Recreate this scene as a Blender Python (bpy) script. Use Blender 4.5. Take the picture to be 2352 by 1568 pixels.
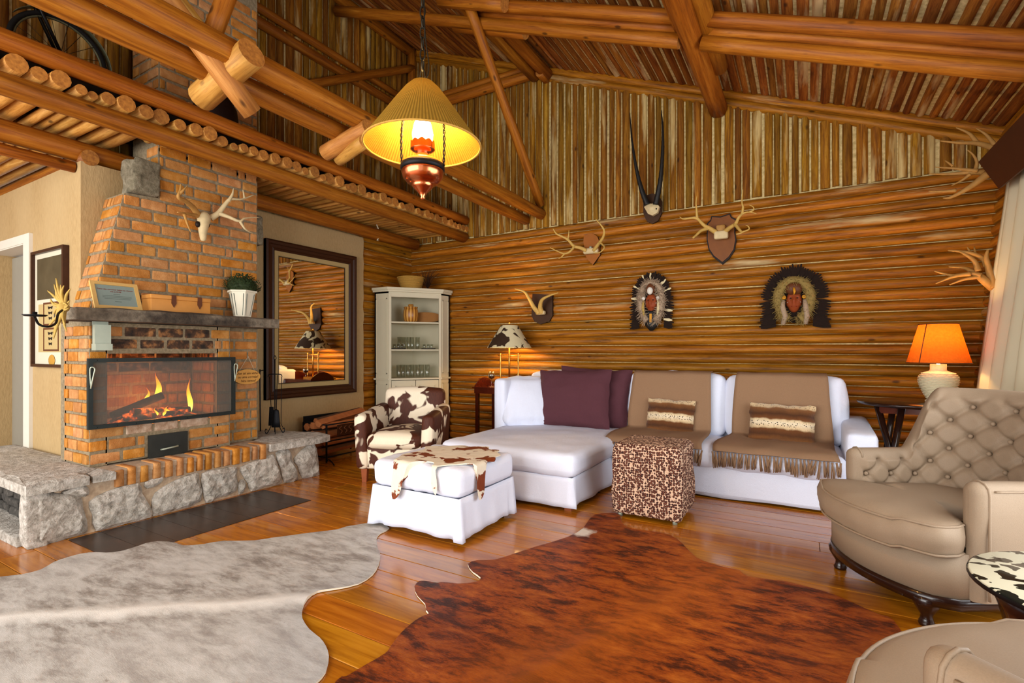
import bpy, bmesh, math, random
from mathutils import Vector, Matrix, noise as mnoise
from mathutils.geometry import delaunay_2d_cdt, intersect_point_line

SC = bpy.context.scene
for _o in list(bpy.data.objects):
    bpy.data.objects.remove(_o)
COL = SC.collection
RND = random.Random(11)

# ---------------------------------------------------------------- camera
F_PX, CAM_H, YAW = 1155.0, 1.30, math.radians(30.1)
CX_PX, CY_PX = 1176.0, 806.0
cam_d = bpy.data.cameras.new('camera')
cam_d.sensor_width = 36.0
cam_d.lens = 36.0 * F_PX / 2352.0
cam_d.shift_y = (CY_PX - 784.0) / 2352.0
cam_d.clip_start = 0.02
cam = bpy.data.objects.new('camera', cam_d)
COL.objects.link(cam)
cam.location = (0, 0, CAM_H)
cam.rotation_euler = (math.pi / 2, 0, YAW)
SC.camera = cam

# ---------------------------------------------------------------- world and daylight
W = bpy.data.worlds.new('world'); SC.world = W; W.use_nodes = True
W.node_tree.nodes['Background'].inputs[0].default_value = (1.0, 0.985, 0.965, 1)
W.node_tree.nodes['Background'].inputs[1].default_value = 0.85
SC.view_settings.view_transform = 'Standard'
SC.view_settings.look = 'None'
SC.view_settings.gamma = 1.0
SC.view_settings.use_curve_mapping = False
SC.view_settings.exposure = 0.72
SC.cycles.use_denoising = True
SC.cycles.max_bounces = 6
SC.cycles.sample_clamp_indirect = 6.0

def area(name, loc, target, sx, sy, power, col=(1, 1, 1)):
    l = bpy.data.lights.new(name, 'AREA'); l.shape = 'RECTANGLE'
    l.size, l.size_y, l.energy, l.color = sx, sy, power, col
    o = bpy.data.objects.new(name, l); COL.objects.link(o); o.location = loc
    o.rotation_euler = (Vector(target) - Vector(loc)).to_track_quat('-Z', 'Y').to_euler()
    return o
# daylight of the glazed rear front (behind the camera) and of the window in the near side wall
area('daylight_rear_front', (-3.2, -2.6, 1.7), (-2.6, 4.5, 1.2), 6.0, 2.6, 240, (1.0, 0.985, 0.965))
area('daylight_side_window', (1.75, 2.6, 1.35), (-2.5, 3.0, 0.9), 3.6, 1.9, 120, (0.90, 0.95, 1.0))
def point(name, loc, power, col, r=0.05):
    l = bpy.data.lights.new(name, 'POINT'); l.energy = power; l.color = col; l.shadow_soft_size = r
    o = bpy.data.objects.new(name, l); COL.objects.link(o); o.location = loc
    return o

# photograph measurements -> points on the room's real planes
_s, _c = math.sin(YAW), math.cos(YAW)
def _ray(u, v):
    a, b = (u - CX_PX) / F_PX, (CY_PX - v) / F_PX
    return a * _c - _s, _c + a * _s, b
def PX(u, v, X):
    r = _ray(u, v); t = X / r[0]; return Vector((X, t * r[1], CAM_H + t * r[2]))
def PY(u, v, Y):
    r = _ray(u, v); t = Y / r[1]; return Vector((t * r[0], Y, CAM_H + t * r[2]))
def PZ(u, v, Z):
    r = _ray(u, v); t = (Z - CAM_H) / r[2]; return Vector((t * r[0], t * r[1], Z))

# ---------------------------------------------------------------- mesh helpers
def ns(x, y, z=0.0):
    return mnoise.noise(Vector((x, y, z)))

class MB:
    def __init__(s):
        s.v, s.f, s.m, s.sm = [], [], [], []
    def add(s, vs, fs, mat=0, smooth=True):
        b = len(s.v); s.v.extend([tuple(p) for p in vs])
        for f in fs:
            s.f.append(tuple(i + b for i in f)); s.m.append(mat); s.sm.append(smooth)
        return s
    def box(s, c, d, mat=0, M=None, taper=1.0):
        x, y, z = d[0] / 2, d[1] / 2, d[2] / 2
        vs = []
        for k in (-1, 1):
            t = taper if k > 0 else 1.0
            for i, j in ((-1, -1), (1, -1), (1, 1), (-1, 1)):
                p = Vector((i * x * t, j * y * t, k * z))
                if M is not None: p = M @ p
                vs.append(p + Vector(c))
        return s.add(vs, [(3, 2, 1, 0), (4, 5, 6, 7), (0, 1, 5, 4), (1, 2, 6, 5), (2, 3, 7, 6), (3, 0, 4, 7)], mat, False)
    def rbox(s, c, d, r, n=8, mat=0, disp=None, M=None, puff=0.0):
        hx, hy, hz = d[0] / 2, d[1] / 2, d[2] / 2
        key, vs, fs = {}, [], []
        r = min(r, hx, hy, hz)
        def ticks(h):
            # denser where the rounding sits
            t = [-h, -h + r * 0.3, -h + r]
            k = max(1, n - 4)
            for i in range(1, k): t.append(-h + r + (2 * h - 2 * r) * i / k)
            t += [h - r, h - r * 0.3, h]
            out = []
            for q in t:
                if not out or q - out[-1] > 1e-5: out.append(q)
            return out
        T = (ticks(hx), ticks(hy), ticks(hz)); H = (hx, hy, hz)
        def put(p):
            k = (round(p[0], 5), round(p[1], 5), round(p[2], 5))
            if k in key: return key[k]
            q = [max(-(H[i] - r), min(H[i] - r, p[i])) for i in range(3)]
            dv = Vector([p[i] - q[i] for i in range(3)])
            P = Vector(p)
            if dv.length > 1e-9 and r > 0:
                P = Vector(q) + dv.normalized() * r
            if puff:
                g = [(1 - (p[i] / H[i]) ** 2) for i in range(3)]
                ax = max(range(3), key=lambda i: abs(p[i]) / H[i])
                o = [i for i in range(3) if i != ax]
                P[ax] += math.copysign(puff * g[o[0]] * g[o[1]], p[ax])
            if disp: P = Vector(disp(P))
            if M is not None: P = M @ P
            key[k] = len(vs); vs.append(P + Vector(c)); return key[k]
        for ax in range(3):
            o1, o2 = (ax + 1) % 3, (ax + 2) % 3
            for sg in (-1, 1):
                for i in range(len(T[o1]) - 1):
                    for j in range(len(T[o2]) - 1):
                        q = []
                        for a, b in ((i, j), (i + 1, j), (i + 1, j + 1), (i, j + 1)):
                            p = [0, 0, 0]; p[ax] = sg * H[ax]; p[o1] = T[o1][a]; p[o2] = T[o2][b]
                            q.append(put(p))
                        if len(set(q)) < 3: continue
                        fs.append(tuple(q) if sg > 0 else tuple(reversed(q)))
        return s.add(vs, fs, mat, True)
    def tube(s, pts, rad, sides=10, mat=0, caps=True, capmat=None, closed=False, smooth=True):
        pts = [Vector(p) for p in pts]; n = len(pts)
        if not isinstance(rad, (list, tuple)): rad = [rad] * n
        vs, fs = [], []
        up = None
        for i, p in enumerate(pts):
            if closed: d = pts[(i + 1) % n] - pts[i - 1]
            else: d = pts[min(i + 1, n - 1)] - pts[max(i - 1, 0)]
            if d.length < 1e-9: d = Vector((0, 0, 1))
            d.normalize()
            if up is None:
                up = Vector((0, 0, 1)) if abs(d.z) < 0.9 else Vector((1, 0, 0))
            a = up - d * up.dot(d)
            if a.length < 1e-6: a = d.orthogonal()
            a.normalize(); up = a; b = d.cross(a)
            for k in range(sides):
                t = 2 * math.pi * k / sides
                vs.append(p + (a * math.cos(t) + b * math.sin(t)) * rad[i])
        m = n if closed else n - 1
        for i in range(m):
            i2 = (i + 1) % n
            for k in range(sides):
                k2 = (k + 1) % sides
                fs.append((i * sides + k, i * sides + k2, i2 * sides + k2, i2 * sides + k))
        s.add(vs, fs, mat, smooth)
        if caps and not closed:
            b = len(s.v) - len(vs)
            for f in (tuple(b + k for k in reversed(range(sides))), tuple(b + (n - 1) * sides + k for k in range(sides))):
                s.f.append(f); s.m.append(mat if capmat is None else capmat); s.sm.append(False)
        return s
    def lathe(s, prof, sides=24, c=(0, 0, 0), mat=0, M=None, smooth=True, caps=True):
        vs, fs = [], []
        for r, z in prof:
            for k in range(sides):
                t = 2 * math.pi * k / sides
                p = Vector((r * math.cos(t), r * math.sin(t), z))
                if M is not None: p = M @ p
                vs.append(p + Vector(c))
        for i in range(len(prof) - 1):
            for k in range(sides):
                k2 = (k + 1) % sides
                fs.append((i * sides + k, i * sides + k2, (i + 1) * sides + k2, (i + 1) * sides + k))
        if caps and prof[0][0] > 1e-4: fs.append(tuple(reversed(range(sides))))
        if caps and prof[-1][0] > 1e-4: fs.append(tuple((len(prof) - 1) * sides + k for k in range(sides)))
        return s.add(vs, fs, mat, smooth)
    def prism(s, poly, z0, z1, fr=None, mat=0, sidemat=None, smooth=False):
        """poly: 2-D outline (ccw), extruded along the third axis; fr maps (a,b,c)->world"""
        fr = fr or (lambda a, b, c: (a, b, c)); n = len(poly)
        vs = [fr(a, b, z0) for a, b in poly] + [fr(a, b, z1) for a, b in poly]
        s.add(vs, [tuple(reversed(range(n))), tuple(range(n, 2 * n))], mat, False)
        b = len(s.v) - 2 * n
        for i in range(n):
            j = (i + 1) % n
            s.f.append((b + i, b + j, b + n + j, b + n + i)); s.m.append(mat if sidemat is None else sidemat); s.sm.append(smooth)
        return s
    def grid(s, fn, nu, nv, mat=0, closeu=False, smooth=True, flip=False):
        vs = [fn(i / (nu if closeu else nu - 1), j / (nv - 1)) for i in range(nu) for j in range(nv)]
        fs = []
        for i in range(nu if closeu else nu - 1):
            i2 = (i + 1) % nu
            for j in range(nv - 1):
                q = (i * nv + j, i2 * nv + j, i2 * nv + j + 1, i * nv + j + 1)
                fs.append(tuple(reversed(q)) if flip else q)
        return s.add(vs, fs, mat, smooth)
    def sheet(s, fn, nu, nv, th, mat=0):
        """a cloth-like sheet with thickness: fn(u,v)->(point, normal)"""
        top, bot = [], []
        for i in range(nu):
            for j in range(nv):
                p, nn = fn(i / (nu - 1), j / (nv - 1))
                p = Vector(p); nn = Vector(nn).normalized()
                top.append(p + nn * th); bot.append(p)
        vs = top + bot; N = nu * nv; fs = []
        for i in range(nu - 1):
            for j in range(nv - 1):
                q = (i * nv + j, (i + 1) * nv + j, (i + 1) * nv + j + 1, i * nv + j + 1)
                fs.append(q); fs.append(tuple(N + k for k in reversed(q)))
        edge = [i * nv for i in range(nu)] + [(nu - 1) * nv + j for j in range(1, nv)] + [i * nv + nv - 1 for i in range(nu - 2, -1, -1)] + [j for j in range(nv - 2, 0, -1)]
        for k in range(len(edge)):
            a, b = edge[k], edge[(k + 1) % len(edge)]
            fs.append((b, a, N + a, N + b))
        return s.add(vs, fs, mat, True)
    def ball(s, c, r, mat=0, n=10, M=None):
        if not isinstance(r, (list, tuple)): r = (r, r, r)
        pr = [(math.sin(math.pi * i / n), -math.cos(math.pi * i / n)) for i in range(n + 1)]
        pr[0] = (1e-5, -1); pr[-1] = (1e-5, 1)
        D = Matrix.Diagonal(Vector(r))
        return s.lathe(pr, 2 * n if n < 8 else 14, c, mat, (M @ D) if M is not None else D)
    def rect(s, x0, x1, y0, y1, w, t, fr=None, mat=0):
        """flat rectangular frame, butt-jointed (no overlapping faces)"""
        fr = fr or (lambda a, b, c: (a, b, c))
        for a, b, c, d in ((x0, x1, y1 - w, y1), (x0, x1, y0, y0 + w), (x0, x0 + w, y0 + w, y1 - w), (x1 - w, x1, y0 + w, y1 - w)):
            s.prism([(a, c), (b, c), (b, d), (a, d)], -t / 2, t / 2, fr, mat)
        return s
    def build(s, name, mats, parent=None, loc=None, rot=None):
        me = bpy.data.meshes.new(name)
        me.from_pydata(s.v, [], s.f)
        if not isinstance(mats, (list, tuple)): mats = [mats]
        for m in mats: me.materials.append(m)
        me.polygons.foreach_set('material_index', s.m)
        me.polygons.foreach_set('use_smooth', s.sm)
        me.update()
        o = bpy.data.objects.new(name, me); COL.objects.link(o)
        if parent is not None: o.parent = parent
        if loc is not None: o.location = loc
        if rot is not None: o.rotation_euler = rot
        return o

def tag(o, label=None, cat=None, group=None, kind=None):
    if label: o['label'] = label
    if cat: o['category'] = cat
    if group: o['group'] = group
    if kind: o['kind'] = kind
    return o
def thing(name, label, cat, loc=(0, 0, 0), rotz=0.0, group=None):
    o = bpy.data.objects.new(name, None); COL.objects.link(o); o.empty_display_size = 0.1
    o.location = loc; o.rotation_euler = (0, 0, rotz)
    return tag(o, label, cat, group)
def copy_tree(o, parent=None):
    c = o.copy(); COL.objects.link(c); c.parent = parent
    for ch in list(o.children): copy_tree(ch, c)
    return c
def spline(pts, n=6):
    """Catmull-Rom through points (any dimension)"""
    P = [Vector(p) for p in pts]; out = []
    for i in range(len(P) - 1):
        p0, p1, p2, p3 = P[max(i - 1, 0)], P[i], P[i + 1], P[min(i + 2, len(P) - 1)]
        for k in range(n):
            t = k / n
            out.append(0.5 * ((2 * p1) + (p2 - p0) * t + (2 * p0 - 5 * p1 + 4 * p2 - p3) * t * t + (3 * p1 - p0 - 3 * p2 + p3) * t ** 3))
    out.append(P[-1]); return out
def poly_area(p):
    return sum(p[i][0] * p[(i + 1) % len(p)][1] - p[(i + 1) % len(p)][0] * p[i][1] for i in range(len(p))) / 2
def ccw(p):
    p = [tuple(q) for q in p]
    return p if poly_area(p) > 0 else p[::-1]
def smooth_closed(p, n=4):
    P = [Vector(q) for q in p]; m = len(P); out = []
    for i in range(m):
        p0, p1, p2, p3 = P[i - 1], P[i], P[(i + 1) % m], P[(i + 2) % m]
        for k in range(n):
            t = k / n
            out.append(0.5 * ((2 * p1) + (p2 - p0) * t + (2 * p0 - 5 * p1 + 4 * p2 - p3) * t * t + (3 * p1 - p0 - 3 * p2 + p3) * t ** 3))
    return out
def inside(poly, x, y):
    c = False; n = len(poly); j = n - 1
    for i in range(n):
        xi, yi = poly[i][0], poly[i][1]; xj, yj = poly[j][0], poly[j][1]
        if (yi > y) != (yj > y) and x < (xj - xi) * (y - yi) / (yj - yi) + xi: c = not c
        j = i
    return c
def edge_dist(poly, x, y):
    best = 1e9; n = len(poly)
    for i in range(n):
        ax, ay = poly[i][0], poly[i][1]; bx, by = poly[(i + 1) % n][0], poly[(i + 1) % n][1]
        dx, dy = bx - ax, by - ay; L = dx * dx + dy * dy
        t = 0 if L == 0 else max(0, min(1, ((x - ax) * dx + (y - ay) * dy) / L))
        d = (ax + t * dx - x) ** 2 + (ay + t * dy - y) ** 2
        if d < best: best = d
    return math.sqrt(best)
def blanket(mb, poly, step, height, base, fr, mat=0, edge=None, smooth=True, sidemat=None):
    """triangulated relief over a 2-D outline: height(x,y,dist) on top, closed to the level base"""
    poly = ccw(poly)
    pts = [Vector((p[0], p[1])) for p in poly]; n = len(pts)
    x0, x1 = min(p.x for p in pts), max(p.x for p in pts); y0, y1 = min(p.y for p in pts), max(p.y for p in pts)
    inner = []; i = 0; y = y0
    while y < y1:
        x = x0 + (0.5 * step if i % 2 else 0)
        while x < x1:
            jx, jy = x + 0.25 * step * ns(x * 31, y * 31, 3), y + 0.25 * step * ns(x * 29, y * 37, 9)
            if inside(poly, jx, jy) and edge_dist(poly, jx, jy) > 0.35 * step: inner.append(Vector((jx, jy)))
            x += step
        y += step * 0.87; i += 1
    res = delaunay_2d_cdt(pts + inner, [(k, (k + 1) % n) for k in range(n)], [list(range(n))], 1, 1e-6)
    V, F = res[0], res[2]
    vs = [fr(p.x, p.y, height(p.x, p.y, edge_dist(poly, p.x, p.y))) for p in V]
    fs = [tuple(f) for f in F]
    mb.add(vs, fs, mat, smooth)
    ring = [fr(p.x, p.y, height(p.x, p.y, 0.0)) for p in pts] + [fr(p.x, p.y, base) for p in pts]
    mb.add(ring, [(k, n + k, n + (k + 1) % n, (k + 1) % n) for k in range(n)] + [tuple(range(n, 2 * n))[::-1]], mat if sidemat is None else sidemat, False)
    return mb
def lerp(a, b, t): return a + (b - a) * t
def sstep(a, b, x):
    t = max(0.0, min(1.0, (x - a) / (b - a))); return t * t * (3 - 2 * t)

# ---------------------------------------------------------------- materials
def lin(h):
    h = h.lstrip('#'); o = []
    for i in (0, 2, 4):
        c = int(h[i:i + 2], 16) / 255
        o.append(c / 12.92 if c <= 0.04045 else ((c + 0.055) / 1.055) ** 2.4)
    return (*o, 1.0)
class NT:
    def __init__(s, name):
        s.mat = bpy.data.materials.new(name); s.mat.use_nodes = True
        s.t = s.mat.node_tree; s.n = s.t.nodes; s.b = s.n['Principled BSDF']; s.out = s.n['Material Output']
    def node(s, typ, ins=None, **props):
        nd = s.n.new(typ)
        for k, v in props.items(): setattr(nd, k, v)
        for k, v in (ins or {}).items(): s.set(nd.inputs[k], v)
        return nd
    def set(s, sock, v):
        if isinstance(v, bpy.types.NodeSocket): s.t.links.new(v, sock)
        else: sock.default_value = v
    def math(s, op, a, b=0.0, clamp=False):
        nd = s.node('ShaderNodeMath', operation=op, use_clamp=clamp); s.set(nd.inputs[0], a); s.set(nd.inputs[1], b); return nd.outputs[0]
    def coords(s, kind='Object', scale=(1, 1, 1), rnd=True, rot=(0, 0, 0)):
        tc = s.node('ShaderNodeTexCoord'); v = tc.outputs[kind]
        if rnd:
            oi = s.node('ShaderNodeObjectInfo')
            m = s.node('ShaderNodeVectorMath', operation='SCALE', ins={0: (13.7, 7.3, 21.1)}); s.set(m.inputs['Scale'], oi.outputs['Random'])
            a = s.node('ShaderNodeVectorMath', operation='ADD', ins={0: v, 1: m.outputs[0]}); v = a.outputs[0]
        mp = s.node('ShaderNodeMapping'); s.set(mp.inputs['Vector'], v); mp.inputs['Scale'].default_value = scale; mp.inputs['Rotation'].default_value = rot
        return mp.outputs[0]
    def noise(s, vec, scale=5.0, detail=4.0, rough=0.55, dist=0.0):
        nd = s.node('ShaderNodeTexNoise', ins={'Vector': vec, 'Scale': scale, 'Detail': detail, 'Roughness': rough, 'Distortion': dist}); return nd.outputs['Fac']
    def voro(s, vec, scale=5.0, feature='F1', out='Distance', rand=1.0):
        nd = s.node('ShaderNodeTexVoronoi', ins={'Vector': vec, 'Scale': scale, 'Randomness': rand}, feature=feature); return nd.outputs[out]
    def ramp(s, fac, stops, interp='LINEAR'):
        nd = s.node('ShaderNodeValToRGB'); nd.color_ramp.interpolation = interp
        e = nd.color_ramp.elements
        while len(e) > 1: e.remove(e[-1])
        for i, (p, c) in enumerate(stops):
            x = e[0] if i == 0 else e.new(p)
            x.position = p; x.color = lin(c) if isinstance(c, str) else (c, c, c, 1)
        s.set(nd.inputs[0], fac); return nd.outputs[0]
    def mix(s, fac, a, b, blend='MIX'):
        nd = s.node('ShaderNodeMix', data_type='RGBA', blend_type=blend)
        s.set(nd.inputs[0], fac)
        for k, v in ((6, a), (7, b)):
            s.set(nd.inputs[k], lin(v) if isinstance(v, str) else v)
        return nd.outputs[2]
    def vary(s, col, lo=0.75, hi=1.2, hue=0.0, sat=0.0):
        oi = s.node('ShaderNodeObjectInfo'); r = oi.outputs['Random']
        mr = s.node('ShaderNodeMapRange', ins={0: r, 3: lo, 4: hi})
        h = s.node('ShaderNodeHueSaturation', ins={'Color': col, 'Value': mr.outputs[0]})
        if hue:
            r2 = s.math('FRACT', s.math('MULTIPLY', r, 17.3))
            mh = s.node('ShaderNodeMapRange', ins={0: r2, 3: 0.5 - hue, 4: 0.5 + hue}); s.set(h.inputs['Hue'], mh.outputs[0])
        if sat:
            r3 = s.math('FRACT', s.math('MULTIPLY', r, 41.9))
            mh = s.node('ShaderNodeMapRange', ins={0: r3, 3: 1 - sat, 4: 1 + sat}); s.set(h.inputs['Saturation'], mh.outputs[0])
        return h.outputs[0]
    def bump(s, h, strength=0.3, dist=0.01):
        nd = s.node('ShaderNodeBump', ins={'Height': h, 'Strength': strength, 'Distance': dist}); s.set(s.b.inputs['Normal'], nd.outputs[0]); return nd
    def fin(s, col, rough=0.7, metal=0.0, spec=0.5, **kw):
        if isinstance(col, str): col = lin(col)
        s.set(s.b.inputs['Base Color'], col); s.set(s.b.inputs['Roughness'], rough); s.b.inputs['Metallic'].default_value = metal
        s.b.inputs['Specular IOR Level'].default_value = spec
        for k, v in kw.items(): s.set(s.b.inputs[k.replace('_', ' ')], v)
        return s.mat
M = {}
def plain(name, col, rough=0.6, metal=0.0, var=0.10, scale=18, bump=0.12, spec=0.25, **kw):
    t = NT(name); v = t.coords(scale=(1, 1, 1))
    n = t.noise(v, scale, 4)
    c = lin(col); lo = tuple(max(0, x * (1 - var)) for x in c[:3]) + (1,); hi = tuple(min(1, x * (1 + var)) for x in c[:3]) + (1,)
    cc = t.mix(n, lo, hi)
    if bump: t.bump(n, bump, 0.004)
    M[name] = t.fin(cc, rough, metal, spec, **kw); return M[name]
def wood(name, stops, along='X', grain=9.0, rough=0.55, vlo=0.75, vhi=1.2, hue=0.012, knots=True, streak=None, bump=0.35, spec=0.4, coat=0.0, stretch=0.07):
    t = NT(name)
    ax = {'X': 0, 'Y': 1, 'Z': 2}[along]
    sc = [1.0, 1.0, 1.0]; sc[ax] = stretch
    v = t.coords(scale=tuple(sc))
    n = t.noise(v, grain * 3, 6, 0.62, 0.7)
    col = t.ramp(n, stops)
    fg = t.noise(v, grain * 16, 4, 0.7, 0.3)
    col = t.mix(t.ramp(fg, [(0.30, 0.6), (0.47, 0.0)]), col, stops[0][1])
    big = t.noise(t.coords(scale=tuple(0.35 if i == ax else 1 for i in range(3))), 4.0, 3)
    col = t.mix(t.math('MULTIPLY', big, 0.55), col, t.mix(0.5, col, stops[0][1]))
    if knots:
        sk = [1, 1, 1]; sk[ax] = 0.45
        k = t.voro(t.coords(scale=tuple(sk)), 6.5, rand=1.0)
        kk = t.ramp(k, [(0.0, 1.0), (0.06, 1.0), (0.12, 0.0)])
        col = t.mix(t.math('MULTIPLY', kk, 0.75), col, '#2a1406')
    col = t.vary(col, vlo, vhi, hue)
    if streak:
        ss = [1.0, 1.0, 1.0]; ss[ax] = 0.12
        q = t.noise(t.coords(scale=tuple(ss)), streak[1], 5, 0.6)
        oi = t.node('ShaderNodeObjectInfo')
        q = t.math('ADD', q, t.math('MULTIPLY', t.math('SUBTRACT', oi.outputs['Random'], 0.5), streak[4] if len(streak) > 4 else 0.12))
        qq = t.ramp(q, [(streak[2], 0.0), (streak[3], 1.0)])
        col = t.mix(t.math('MULTIPLY', qq, 0.85), col, streak[0])
    t.bump(n, bump, 0.006)
    M[name] = t.fin(col, rough, 0, spec, Coat_Weight=coat, Coat_Roughness=0.12); return M[name]

wood('log_orange', [(0.25, '#4c2a06'), (0.45, '#985c0e'), (0.62, '#b8761a'), (0.8, '#d09634')], rough=0.5, vlo=0.75, vhi=1.15, spec=0.25, hue=0.006,
     streak=('#bfa878', 5.0, 0.62, 0.72, 0.05))
wood('slat_rough', [(0.25, '#452809'), (0.45, '#86540e'), (0.62, '#a8741c'), (0.8, '#c09238')], rough=0.75, vlo=0.65, vhi=1.15, hue=0.010, spec=0.2,
     streak=('#cdb67c', 6.0, 0.58, 0.70, 0.10))
wood('slat_roof', [(0.25, '#4a240a'), (0.45, '#8a4c14'), (0.62, '#ac6c26'), (0.8, '#c48a42')], rough=0.75, vlo=0.65, vhi=1.15, hue=0.008, spec=0.2,
     streak=('#c4a878', 6.0, 0.58, 0.70, 0.14))
wood('beam', [(0.25, '#5c2e08'), (0.45, '#96540e'), (0.62, '#b06c1c'), (0.8, '#c68832')], rough=0.5, vlo=0.8, vhi=1.12, stretch=0.05, hue=0.004, spec=0.25)
wood('beam_pale', [(0.25, '#84561c'), (0.45, '#b07a30'), (0.62, '#c69244'), (0.8, '#d8ac64')], rough=0.6, vlo=0.85, vhi=1.1)
wood('loft_log', [(0.25, '#82501c'), (0.45, '#bd8238'), (0.62, '#d6a052'), (0.8, '#e6bb74')], rough=0.6, vlo=0.7, vhi=1.15, hue=0.005, spec=0.25)
t = NT('log_end'); v = t.coords(scale=(1, 1, 1)); n = t.noise(v, 45, 4)
M['log_end'] = t.fin(t.vary(t.ramp(n, [(0.3, '#8a5216'), (0.7, '#b8792c')]), 0.8, 1.15), 0.8)
t = NT('floor_plank'); v = t.coords(scale=(0.10, 1, 1)); n = t.noise(v, 16, 6, 0.6, 1.2)
col = t.ramp(n, [(0.28, '#7a3f08'), (0.45, '#a4600c'), (0.6, '#bb7414'), (0.78, '#cc8824')])
fig = t.noise(t.coords(scale=(0.6, 1.6, 1)), 3.5, 4, 0.6, 2.0)
col = t.mix(t.math('MULTIPLY', fig, 0.5), col, '#8a4c09'); col = t.vary(col, 0.86, 1.12, 0.008)
t.bump(n, 0.04, 0.003)
M['floor_plank'] = t.fin(col, t.ramp(t.noise(t.coords(rnd=False), 3.0, 3), [(0.3, 0.16), (0.7, 0.28)]), 0, 0.5, Coat_Weight=0.35, Coat_Roughness=0.1)
t = NT('hearth_plate'); n = t.noise(t.coords(), 6, 6)
M['hearth_plate'] = t.fin(t.ramp(n, [(0.3, '#1f130c'), (0.6, '#35231a'), (0.8, '#4a372c')]), 0.33)
t = NT('mortar_cream'); n = t.noise(t.coords(rnd=False), 25, 6); t.bump(n, 0.6, 0.01)
M['mortar_cream'] = t.fin(t.ramp(n, [(0.3, '#a08a56'), (0.7, '#d8c48e')]), 0.95)
t = NT('mortar_grey'); n = t.noise(t.coords(rnd=False), 40, 6); t.bump(n, 0.7, 0.008)
M['mortar_grey'] = t.fin(t.ramp(n, [(0.3, '#6e6148'), (0.7, '#948469')]), 0.95)
t = NT('mortar_pale'); n = t.noise(t.coords(rnd=False), 30, 6); t.bump(n, 0.6, 0.008)
M['mortar_pale'] = t.fin(t.ramp(n, [(0.3, '#97816a'), (0.7, '#bba78d')]), 0.95)
t = NT('stucco'); v = t.coords(scale=(1, 1, 0.35), rnd=False); n = t.noise(v, 60, 5); b = t.noise(t.coords(scale=(1, 1, 0.4), rnd=False), 2.2, 4)
t.bump(n, 0.35, 0.01)
M['stucco'] = t.fin(t.mix(b, t.ramp(n, [(0.3, '#96794a'), (0.7, '#ae9060')]), '#b69c70'), 0.9)
bs = (0.225, 0.06, 0.08)
t = NT('brick'); n = t.noise(t.coords(scale=bs), 90, 5); n2 = t.noise(t.coords(scale=bs), 14, 4)
col = t.ramp(n2, [(0.25, '#a06628'), (0.5, '#b97c3c'), (0.75, '#cc9658')]); col = t.mix(t.math('MULTIPLY', n, 0.3), col, '#845220')
t.bump(n, 0.6, 0.006)
M['brick'] = t.fin(t.vary(col, 0.84, 1.14, 0.004, 0.08), 0.88)
t = NT('brick_soot_shade'); n = t.noise(t.coords(scale=bs), 16, 5); n3 = t.noise(t.coords(scale=bs), 90, 3); t.bump(n3, 0.6, 0.006)
M['brick_soot_shade'] = t.fin(t.ramp(n, [(0.35, '#241a12'), (0.5, '#4d3320'), (0.65, '#9c6a3c'), (0.8, '#c08a58')]), 0.9)
t = NT('brick_ash'); n = t.noise(t.coords(scale=bs), 20, 5); n3 = t.noise(t.coords(scale=bs), 90, 3); t.bump(n3, 0.6, 0.006)
M['brick_ash'] = t.fin(t.ramp(n, [(0.3, '#8b6a4e'), (0.6, '#b9a189'), (0.8, '#cfc2b2')]), 0.9)
t = NT('stone'); n = t.noise(t.coords(), 22, 8, 0.7); n2 = t.noise(t.coords(), 90, 4); n5 = t.noise(t.coords(), 4, 3)
col = t.ramp(n, [(0.3, '#625c54'), (0.44, '#a49e94'), (0.58, '#cdc7be'), (0.78, '#e4e0d8')]); col = t.mix(t.math('MULTIPLY', n5, 0.35), col, '#b0a694')
t.bump(t.math('ADD', n, t.math('MULTIPLY', n2, 0.5)), 0.9, 0.02)
M['stone'] = t.fin(t.vary(col, 0.85, 1.1), 0.92)
t = NT('stone_block'); n = t.noise(t.coords(), 22, 8, 0.7); t.bump(n, 0.9, 0.02)
M['stone_block'] = t.fin(t.ramp(n, [(0.3, '#4a4332'), (0.5, '#756c56'), (0.75, '#9a917c')]), 0.92)
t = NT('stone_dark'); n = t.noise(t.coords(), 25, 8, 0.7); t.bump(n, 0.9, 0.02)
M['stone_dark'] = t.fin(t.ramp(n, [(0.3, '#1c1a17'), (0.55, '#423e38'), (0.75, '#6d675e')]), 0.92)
t = NT('stone_mantel'); n = t.noise(t.coords(), 25, 8, 0.7); b = t.noise(t.coords(scale=(1, 0.6, 1)), 3, 4); t.bump(n, 0.8, 0.02)
M['stone_mantel'] = t.fin(t.mix(t.ramp(b, [(0.5, 1.0), (0.70, 0.0)]), t.ramp(n, [(0.3, '#6a6050'), (0.7, '#a79a85')]), t.ramp(n, [(0.3, '#231d17'), (0.7, '#54483a')])), 0.9)
# cloths
def cloth(name, col, var=0.06, scale=220, rough=0.95, sheen=0.2, bump=0.15, wr=0.0):
    t = NT(name); v = t.coords(rnd=False); n = t.noise(v, scale, 3); b = t.noise(v, 6, 3)
    c = lin(col); lo = tuple(x * (1 - var) for x in c[:3]) + (1,); hi = tuple(min(1, x * (1 + var)) for x in c[:3]) + (1,)
    cc = t.mix(n, lo, hi); 
    h = n
    if wr: h = t.math('ADD', n, t.math('MULTIPLY', t.noise(t.coords(rnd=False, scale=(1, 1, 0.6)), 9, 4, 0.55, 1.5), wr))
    t.bump(h, bump, 0.004 if not wr else 0.03)
    M[name] = t.fin(cc, rough, 0, 0.25, Sheen_Weight=sheen * 0.0); return M[name]
cloth('white_cotton', '#dde2f2', 0.03, 260, wr=1.6, bump=0.28)
cloth('purple_linen', '#553037', 0.22, 260, wr=2.0, bump=0.35)
cloth('throw_wool', '#8a6b50', 0.18, 240, bump=0.3)
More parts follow.
